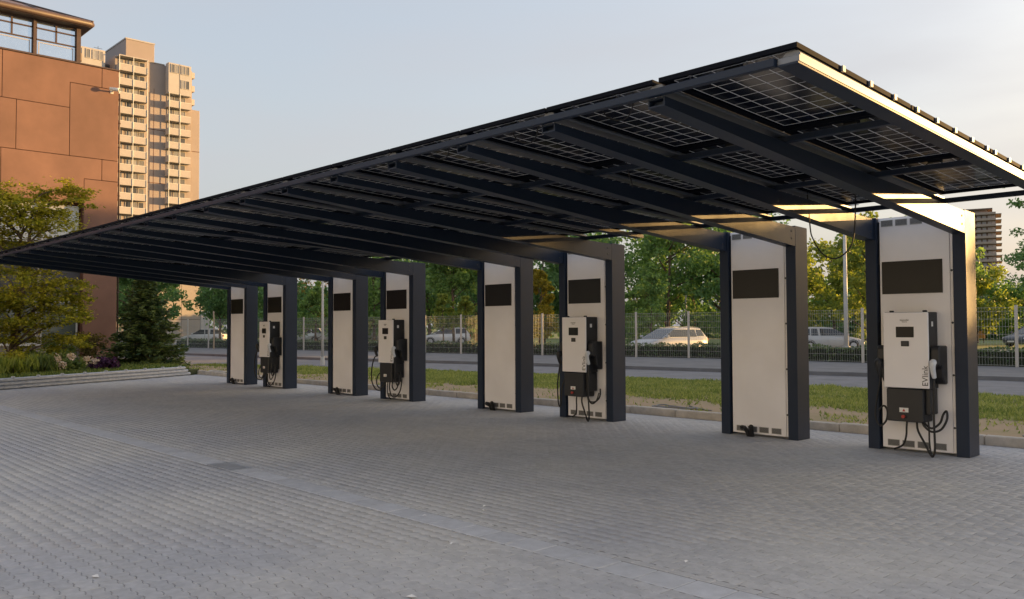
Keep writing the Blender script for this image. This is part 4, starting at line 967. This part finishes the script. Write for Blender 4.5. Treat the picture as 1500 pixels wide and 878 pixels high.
# layered tree in the planting bed, left
mp_ = thing('maple_tree', 'spreading layered tree with yellow green leaves in front of the office windows', 'tree', (-31.2, 7.2, .16)); rng = np.random.default_rng(41)
sprays = [(.0, 6.85, 5.35, 1.0), (.3, 7.2, 5.6, 1.1), (-.2, 8.0, 5.92, .75), (.1, 8.75, 6.35, .55), (.2, 9.2, 6.05, .6), (-.3, 8.4, 5.55, .6), (0, 7.7, 5.2, .75), (.4, 8.5, 5.0, .8), (.1, 9.0, 4.7, .6), (-.2, 7.2, 4.5, .9), (.2, 7.9, 4.2, .8), (0, 8.6, 4.15, .6),
          (.3, 7.6, 2.6, .8), (.1, 8.2, 2.9, .8), (-.1, 8.8, 3.1, .6), (.3, 8.9, 2.35, .7), (.2, 8.1, 1.85, .8), (.4, 7.3, 1.7, .8), (.2, 8.4, 1.25, .7), (.3, 8.9, 1.05, .5), (.5, 7.4, .95, .7), (0, 7.0, 3.4, .9), (.3, 7.9, 3.5, .8), (-.3, 6.5, 2.6, .9), (0, 6.2, 4.6, .9), (.3, 6.6, 1.4, .8),
          (.2, 7.0, 2.9, .8), (.1, 7.6, 2.2, .8), (.3, 8.5, 2.6, .6), (.2, 9.25, 2.0, .4), (.1, 9.1, 2.75, .4), (.3, 6.9, 2.2, .8), (-.4, 7.3, 6.0, .7), (-.2, 6.7, 6.0, .8), (-.3, 5.9, 5.6, .9)]
q = MB(); q.tube([(0, 0, -.05), (-.1, .15, 1.2), (.0, .35, 2.8), (.05, .5, 4.2), (.0, .6, 5.4)], [.13, .11, .09, .06, .02], 8)
PP = []
for dx, yy, zz, rad_ in sprays:
    c = np.array((dx, yy - 7.2, zz - .16)); zs = max(.5, zz - .9 - .15 * abs(c[1])); q.tube([(0, .3 * zs / 5, zs), (c[0] * .5, c[1] * .5 + .1, zz - .45), tuple(c + np.array((0, 0, -.05)))], [.045, .028, .008], 5)
    n = int(1250 * rad_); sub = rng.normal(size=(9, 3)) * np.array([.55, .55, .24]) * rad_; sub[:, 2] -= .18 * (sub[:, 1] ** 2 + sub[:, 0] ** 2) / rad_
    idx = rng.integers(0, 9, n); PP.append(c + sub[idx] + rng.normal(size=(n, 3)) * np.array([.26, .26, .085]) * rad_)
PP = np.concatenate(PP); q.build('trunk', MT['bark'], mp_, 0, True)
quads('crown', PP, None, .115 * (.6 + .8 * rng.random(len(PP))), rng, LF['maple'], mp_, .55, .72)

# shrubs and flowers in the bed
def shrub(name, label, x, y, r, h, n, leaf, ls, seed, group=None, cat='shrub', asp=.5, upw=None):
    t = thing(name, label, cat, (x, y, .16), 0, group); rng = np.random.default_rng(seed)
    k = 12; cen = np.c_[rng.normal(size=k) * r * .45, rng.normal(size=k) * r * .45, h * (.3 + .55 * rng.random(k))]
    q = MB()
    for c in cen: q.tube([(c[0] * .2, c[1] * .2, -.03), (c[0] * .7, c[1] * .7, c[2] * .6), tuple(c)], [.012, .009, .004], 4, False)
    q.build('stems', MT['bark'], t)
    P = clump_points(rng, cen, np.full(k, r * .42), n, .8); P[:, 2] = np.maximum(P[:, 2], .02)
    quads('leaves', P, None if upw is None else np.tile(np.array(upw), (n, 1)), ls * (.6 + .8 * rng.random(n)), rng, LF[leaf], t, asp)
    return t
shrub('leafy_shrub', 'thin leaved brownish shrub against the foot of the terracotta pier', -34.9, 10.7, .75, 1.3, 1100, 'brown', .12, 1)
shrub('leafy_shrub', 'rounded green shrub under the right office window', -34.5, 9.6, .8, 1.05, 1500, 'shrub', .12, 2)
shrub('leafy_shrub', 'green shrub below the layered tree trunk', -31.0, 7.9, .7, .7, 1200, 'shrub', .12, 3)
shrub('leafy_plant', 'bright strap leaved plant at the left end of the bed', -28.3, 6.6, .5, .55, 700, 'yellow', .3, 4, None, 'plant', .14, (0, 0, 1))
shrub('leafy_plant', 'strap leaved plant behind the galvanised rails at the left', -28.9, 7.6, .5, .6, 600, 'shrub', .28, 5, None, 'plant', .14, (0, 0, 1))
shrub('purple_plant', 'dark purple leaved plant behind the galvanised rails', -29.6, 9.45, .45, .45, 700, 'purple', .12, 6, None, 'plant')
shrub('leafy_plant', 'low green ground plant left of the purple one', -29.3, 8.6, .55, .45, 800, 'shrub', .14, 7, None, 'plant')
for i, (x, y, z) in enumerate(((-28.9, 8.35, .55), (-29.1, 8.9, .45), (-28.7, 8.05, .32), (-29.4, 9.25, .35), (-28.6, 7.9, .5))):
    t = thing('flower_head', ['pale flower head highest of those in the bed', 'pale flower head between its neighbours and the purple plant', 'pale flower head lowest behind the rails', 'pale flower head nearest the purple plant', 'pale flower head farthest left in the bed'][i], 'flower', (x, y, .16), 0, 'pale flower heads in the planting bed')
    q = MB(); q.tube([(0, 0, 0), (.02, 0, z * .6), (0, 0, z)], .006, 5); q.build('stem', LF['shrub'], t)
    rng = np.random.default_rng(60 + i); P = rng.normal(size=(90, 3)) * .055 + np.array((0, 0, z)); quads('petals', P, None, .07, rng, LF['blossom'], t, .8)
rng = np.random.default_rng(63); n = 26000; px = -36 + rng.random(n) * 10; py = 4.5 + rng.random(n) * 7.9
k_ = px < (-25.9 - .49 * (py - 5.7) - .25); px, py = px[k_], py[k_]; P = np.c_[px, py, .16 + rng.random(len(px)) * .14]
o = quads('ground_cover', P, np.tile(np.array((0, 0, 1.)), (len(P), 1)), .13, rng, LF['shrub'], None, .25); tag(o, 'low green ground cover in the planting bed', 'ground cover', kind='stuff')

# ------------------------------------------------------------------ cars
def car(label, x, y, rz, paint, L=4.4, W=1.78, H=1.48, kind='hatch'):
    t = thing('parked_car', label, 'car', (x, y, .02), rz, 'cars parked beyond the fence')
    hl = L / 2; zb = .22; belt = .92; hood = .86
    def loft(st, closed=True):
        q = MB(); n = len(st[0]); 
        for s in st: q.v += s
        for i in range(len(st) - 1):
            for k in range(n): q.f.append((i * n + k, i * n + (k + 1) % n, (i + 1) * n + (k + 1) % n, (i + 1) * n + k))
        q.f.append(tuple(range(n - 1, -1, -1))); q.f.append(tuple((len(st) - 1) * n + k for k in range(n))); return q
    def ring(x, w, z0, z1, zm): 
        hw = w / 2
        return [(x, -hw * .86, z0), (x, -hw, z0 + .14), (x, -hw, zm), (x, -hw * .95, z1 - .03), (x, -hw * .80, z1), (x, hw * .80, z1), (x, hw * .95, z1 - .03), (x, hw, zm), (x, hw, z0 + .14), (x, hw * .86, z0)]
    # +x is the front
    tail = belt + (.03 if kind != 'sedan' else 0)
    st = [ring(-hl, W * .84, zb + .12, tail - .12, .6), ring(-hl + .10, W * .95, zb + .03, tail, .62), ring(-hl + .6, W, zb, tail + .01, .64), ring(-.2, W, zb - .02, belt, .64), ring(hl * .35, W, zb, belt - .02, .63),
          ring(hl * .62, W * .99, zb, hood - .02, .62), ring(hl - .35, W * .95, zb, hood - .12, .56), ring(hl - .08, W * .84, zb + .04, hood - .24, .5), ring(hl, W * .70, zb + .10, hood - .34, .45)]
    loft(st).build('body', paint, t, 0, True)
    rear0, rear1 = {'hatch': (-hl + .10, -hl + .55), 'estate': (-hl + .08, -hl + .48), 'sedan': (-hl + .72, -hl + 1.35)}[kind]
    a0, a1 = (hl * .56, hl * .56 - 1.15) if kind != 'hatch' else (hl * .54, hl * .54 - 1.05)
    def gring(x, w, z): return (x, -w / 2, z), (x, w / 2, z)
    wb, wt = W * .90, W * .72
    zt = H - .02
    base_ = [(rear0, belt - .02), (a0, belt - .04)]
    q = MB()
    B1, B2 = (a0, -wb / 2, belt - .05), (a0, wb / 2, belt - .05); B3, B4 = (rear0, wb / 2, belt - .03), (rear0, -wb / 2, belt - .03)
    T1, T2, T3, T4 = (a1, -wt / 2, H - .06), (a1, wt / 2, H - .06), (rear1, wt / 2, H - .05), (rear1, -wt / 2, H - .05)
    mx_ = (a1 + rear1) / 2; M1, M2 = (mx_, -wt / 2 - .01, H), (mx_, wt / 2 + .01, H)
    N1, N2 = (mx_, -wb / 2, belt - .03), (mx_, wb / 2, belt - .03)
    q.add([B1, B2, B3, B4, T1, T2, T3, T4, M1, M2, N1, N2], [(0, 1, 5, 4), (2, 3, 7, 6), (4, 5, 9, 8), (8, 9, 6, 7), (0, 4, 8, 10), (10, 8, 7, 3), (1, 11, 9, 5), (11, 2, 6, 9), (0, 10, 3, 2, 11, 1)])
    q.build('cabin', paint, t, .03, False)
    V_ = lambda p: Vector(p)
    def pane(name, c, inset_, off):
        c = [V_(p) for p in c]; ce = sum(c, Vector()) / len(c); n_ = (c[1] - c[0]).cross(c[2] - c[0]).normalized()
        if n_.dot(ce - Vector((mx_, 0, .9))) < 0: n_ = -n_
        P_ = [ce + (p - ce) * inset_ + n_ * off for p in c]; q = MB(); q.v = [tuple(p) for p in P_] + [tuple(p - n_ * .02) for p in P_]; k = len(P_)
        q.f = [tuple(range(k)), tuple(range(2 * k - 1, k - 1, -1))] + [(i, (i + 1) % k, k + (i + 1) % k, k + i) for i in range(k)]; q.build(name, MT['carglass'], t)
    pane('windscreen', [B1, B2, T2, T1], .90, .006); pane('rear_window', [B3, B4, T4, T3], .82, .006)
    for s in (-1, 1):
        lo = lambda x, z, f=0: (x, s * (wb / 2 + (wt / 2 - wb / 2) * (z - belt) / (H - belt)), z)
        zl, zh = belt + .02, H - .10
        fx = lambda z: a0 + (a1 - a0) * (z - belt) / (H - belt); rx = lambda z: rear0 + (rear1 - rear0) * (z - belt) / (H - belt)
        x1 = (a1 + mx_) / 2 - .05
        pane('side_window', [lo(fx(zl) - .12, zl), lo(fx(zh) - .05, zh), lo(mx_ + .06, zh), lo(mx_ + .06, zl)], .97, .008)
        mid2 = (mx_ + rx(zh)) / 2 if kind != 'sedan' else rx(zh) + .15
        pane('side_window', [lo(mx_ - .06, zl), lo(mx_ - .06, zh), lo(mid2 + .04, zh), lo(mid2 - .02, zl)], .97, .008)
        if kind != 'sedan': pane('side_window', [lo(mid2 - .10, zl + .02), lo(mid2 - .05, zh), lo(rx(zh) + .06, zh - .02), lo(rx(zl) + .22, zl + .04)], .95, .008)
        q = MB(); q.box(a0 - .32, a0 - .18, s * (W / 2 + .02) if s > 0 else s * (W / 2 + .18), s * (W / 2 + .18) if s > 0 else s * (W / 2 + .02), belt, belt + .13); q.box(a0 - .28, a0 - .22, min(s * W / 2 * .9, s * (W / 2 + .05)), max(s * W / 2 * .9, s * (W / 2 + .05)), belt - .02, belt + .03); q.build('mirror', paint, t, .02)
        q = MB(); q.hexa([(hl - .50, s * W * .45 - .10, .58), (hl - .20, s * W * .40 - .16, .56), (hl - .20, s * W * .44 + .015, .56), (hl - .50, s * W * .47 + .012, .58), (hl - .52, s * W * .45 - .1, .70), (hl - .26, s * W * .40 - .16, .66), (hl - .26, s * W * .44 + .01, .66), (hl - .52, s * W * .47 + .008, .70)]); q.build('headlight', MT['lamp'], t)
        q = MB(); q.box(-hl - .01, -hl + .16, s * W * .40 - .13, s * W * .40 + .10, .68, .86); q.build('tail_light', MT['taillamp'], t, .02)
        for wx in (hl - .86, -hl + .82):
            q = MB(); y0 = s * (W / 2 - .20); y1 = s * (W / 2 + .012)
            q.tube([(wx, y0, .31), (wx, y1 - s * .02, .31), (wx, y1, .31)], [.315, .315, .295], 20); w_ = q.build('wheel', MT['tyre'], t)
            q = MB(); q.cyl((wx, y1 + s * .001, .31), (wx, y1 + s * .012, .31), .205, 14)
            q.build('rim', MT['rim'], w_)
            q = MB(); q.ring((wx, s * (W / 2 + .004), .33), (0, s, 0), .33, .365, .008, 20); q.build('wheel_arch', MT['black'], w_)
    q = MB(); q.box(hl - .06, hl + .012, -.42, .42, .32, .44); q.build('grille', MT['black'], t, .01)
    q = MB(); q.box(hl + .012, hl + .02, -.26, .26, .34, .43); q.build('number_plate', MT['sticker'], t)
    if kind == 'estate':
        for s in (-1, 1): q = MB(); q.tube([(a1 - .1, s * wt * .44, H - .01), (mx_, s * wt * .44, H + .04), (rear1 + .1, s * wt * .44, H - .0)], .014, 6); q.build('roof_rail', MT['rim'], t)
    return t
VL = lambda x, y: math.atan2(y, x)
# heading left along the picture = toward (-rt)
hleft = math.atan2(-rt.y, -rt.x)
car('white hatchback parked behind the fence left of the farthest pillar', -82.8, 36.2, hleft + .05, MT['paint_white'], 4.2, 1.78, 1.50)
car('white hatchback half hidden behind the second farthest pillar', -81.0, 46.4, hleft + .1, MT['paint_white'], 4.2, 1.78, 1.50)
car('white hatchback beside the thin white pole', -78.2, 47.4, hleft + .15, MT['paint_white'], 4.2, 1.78, 1.46)
car('silver car seen between the fifth and sixth pillars', -75.4, 51.2, hleft, MT['paint_silver'], 4.4, 1.78, 1.5, 'estate')
car('white estate car parked behind the slim maple, between fourth and fifth pillars', -59.35, 47.85, hleft + .22, MT['paint_white'], 4.45, 1.76, 1.50, 'estate')
car('silver grey estate car with a wide windscreen between the second and third pillars', -28.9, 39.4, hleft + .62, MT['paint_silver'], 4.75, 1.84, 1.46, 'estate')
car('silver car half hidden behind the second pillar', -24.75, 49.6, hleft + math.pi + .12, MT['paint_silver'], 4.4, 1.78, 1.46, 'hatch')
car('dark blue car cut by the right edge of the picture', -18.4, 67.6, hleft + .35, MT['paint_navy'], 4.4, 1.78, 1.45)

# ------------------------------------------------------------------ lamp posts, signs, stakes
def lamp_post(label, x, y, h, r, heads, rz):
    t = thing('lamp_post', label, 'lamp post', (x, y, 0), rz)
    q = MB(); q.tube([(0, 0, 0), (0, 0, h * .4), (0, 0, h)], [r, r * .85, r * .55], 10); q.build('pole', MT['pole'], t, 0, True)
    q = MB(); q.cyl((0, 0, 0), (0, 0, .35), r * 1.5, 10); q.build('pole_base', MT['pole'], t)
    for s in heads:
        q = MB(); q.tube([(0, 0, h - .05), (s * .25, 0, h + .03), (s * .35, 0, h + .03)], r * .4, 6); q.build('arm', MT['pole'], t)
        q = MB(); q.hexa([(s * .30, -.12, h - .02), (s * .85, -.10, h + .02), (s * .85, .10, h + .02), (s * .30, .12, h - .02), (s * .30, -.10, h + .07), (s * .85, -.07, h + .07), (s * .85, .07, h + .07), (s * .30, .10, h + .07)]); q.build('lamp_head', MT['pole'], t, .01)
lamp_post('slender lamp post with two heads rising before the trees', -44.0, 62.6, 7.9, .10, (-1, 1), AZ)
lamp_post('thick pale lamp post between the two nearest pillars', -22.9, 48.5, 8.6, .135, (1,), AZ)
lamp_post('thin white pole on the verge beside the road', -31.73, 19.0, 5.6, .062, (), 0)
t = thing('sign_post', 'small pale sign on a post behind the white hatchback at the left', 'sign', (-77.9, 34.1, 0), AZ)
q = MB(); q.cyl((0, 0, 0), (0, 0, 3.2), .04, 8); q.build('post', MT['pole'], t); q = MB(); q.box(-.55, .55, -.03, .0, 2.7, 3.15); q.build('sign_board', MT['whiteframe'], t, .02)
q = MB(); q.tube([(0, 0, 0), (.03, 0, 1.4), (-.06, 0, 2.75)], .055, 6); o = q.build('wooden_stake', MT['stake']); o.location = (-57.9, 26.0, 0); tag(o, 'leaning pale wooden stake left of the farthest pillar', 'stake')
t = thing('marker_box', 'small orange lit box on the lawn right of the nearest pillar', 'box', (-26.6, 82.0, 0), .3)
q = MB(); q.box(-.45, .45, -.2, .2, .35, 1.0); q.build('box_body', MT['orange'], t, .03); q = MB(); q.box(-.38, -.30, -.05, .05, -.05, .35); q.box(.30, .38, -.05, .05, -.05, .35); q.build('box_feet', MT['bark'], t)
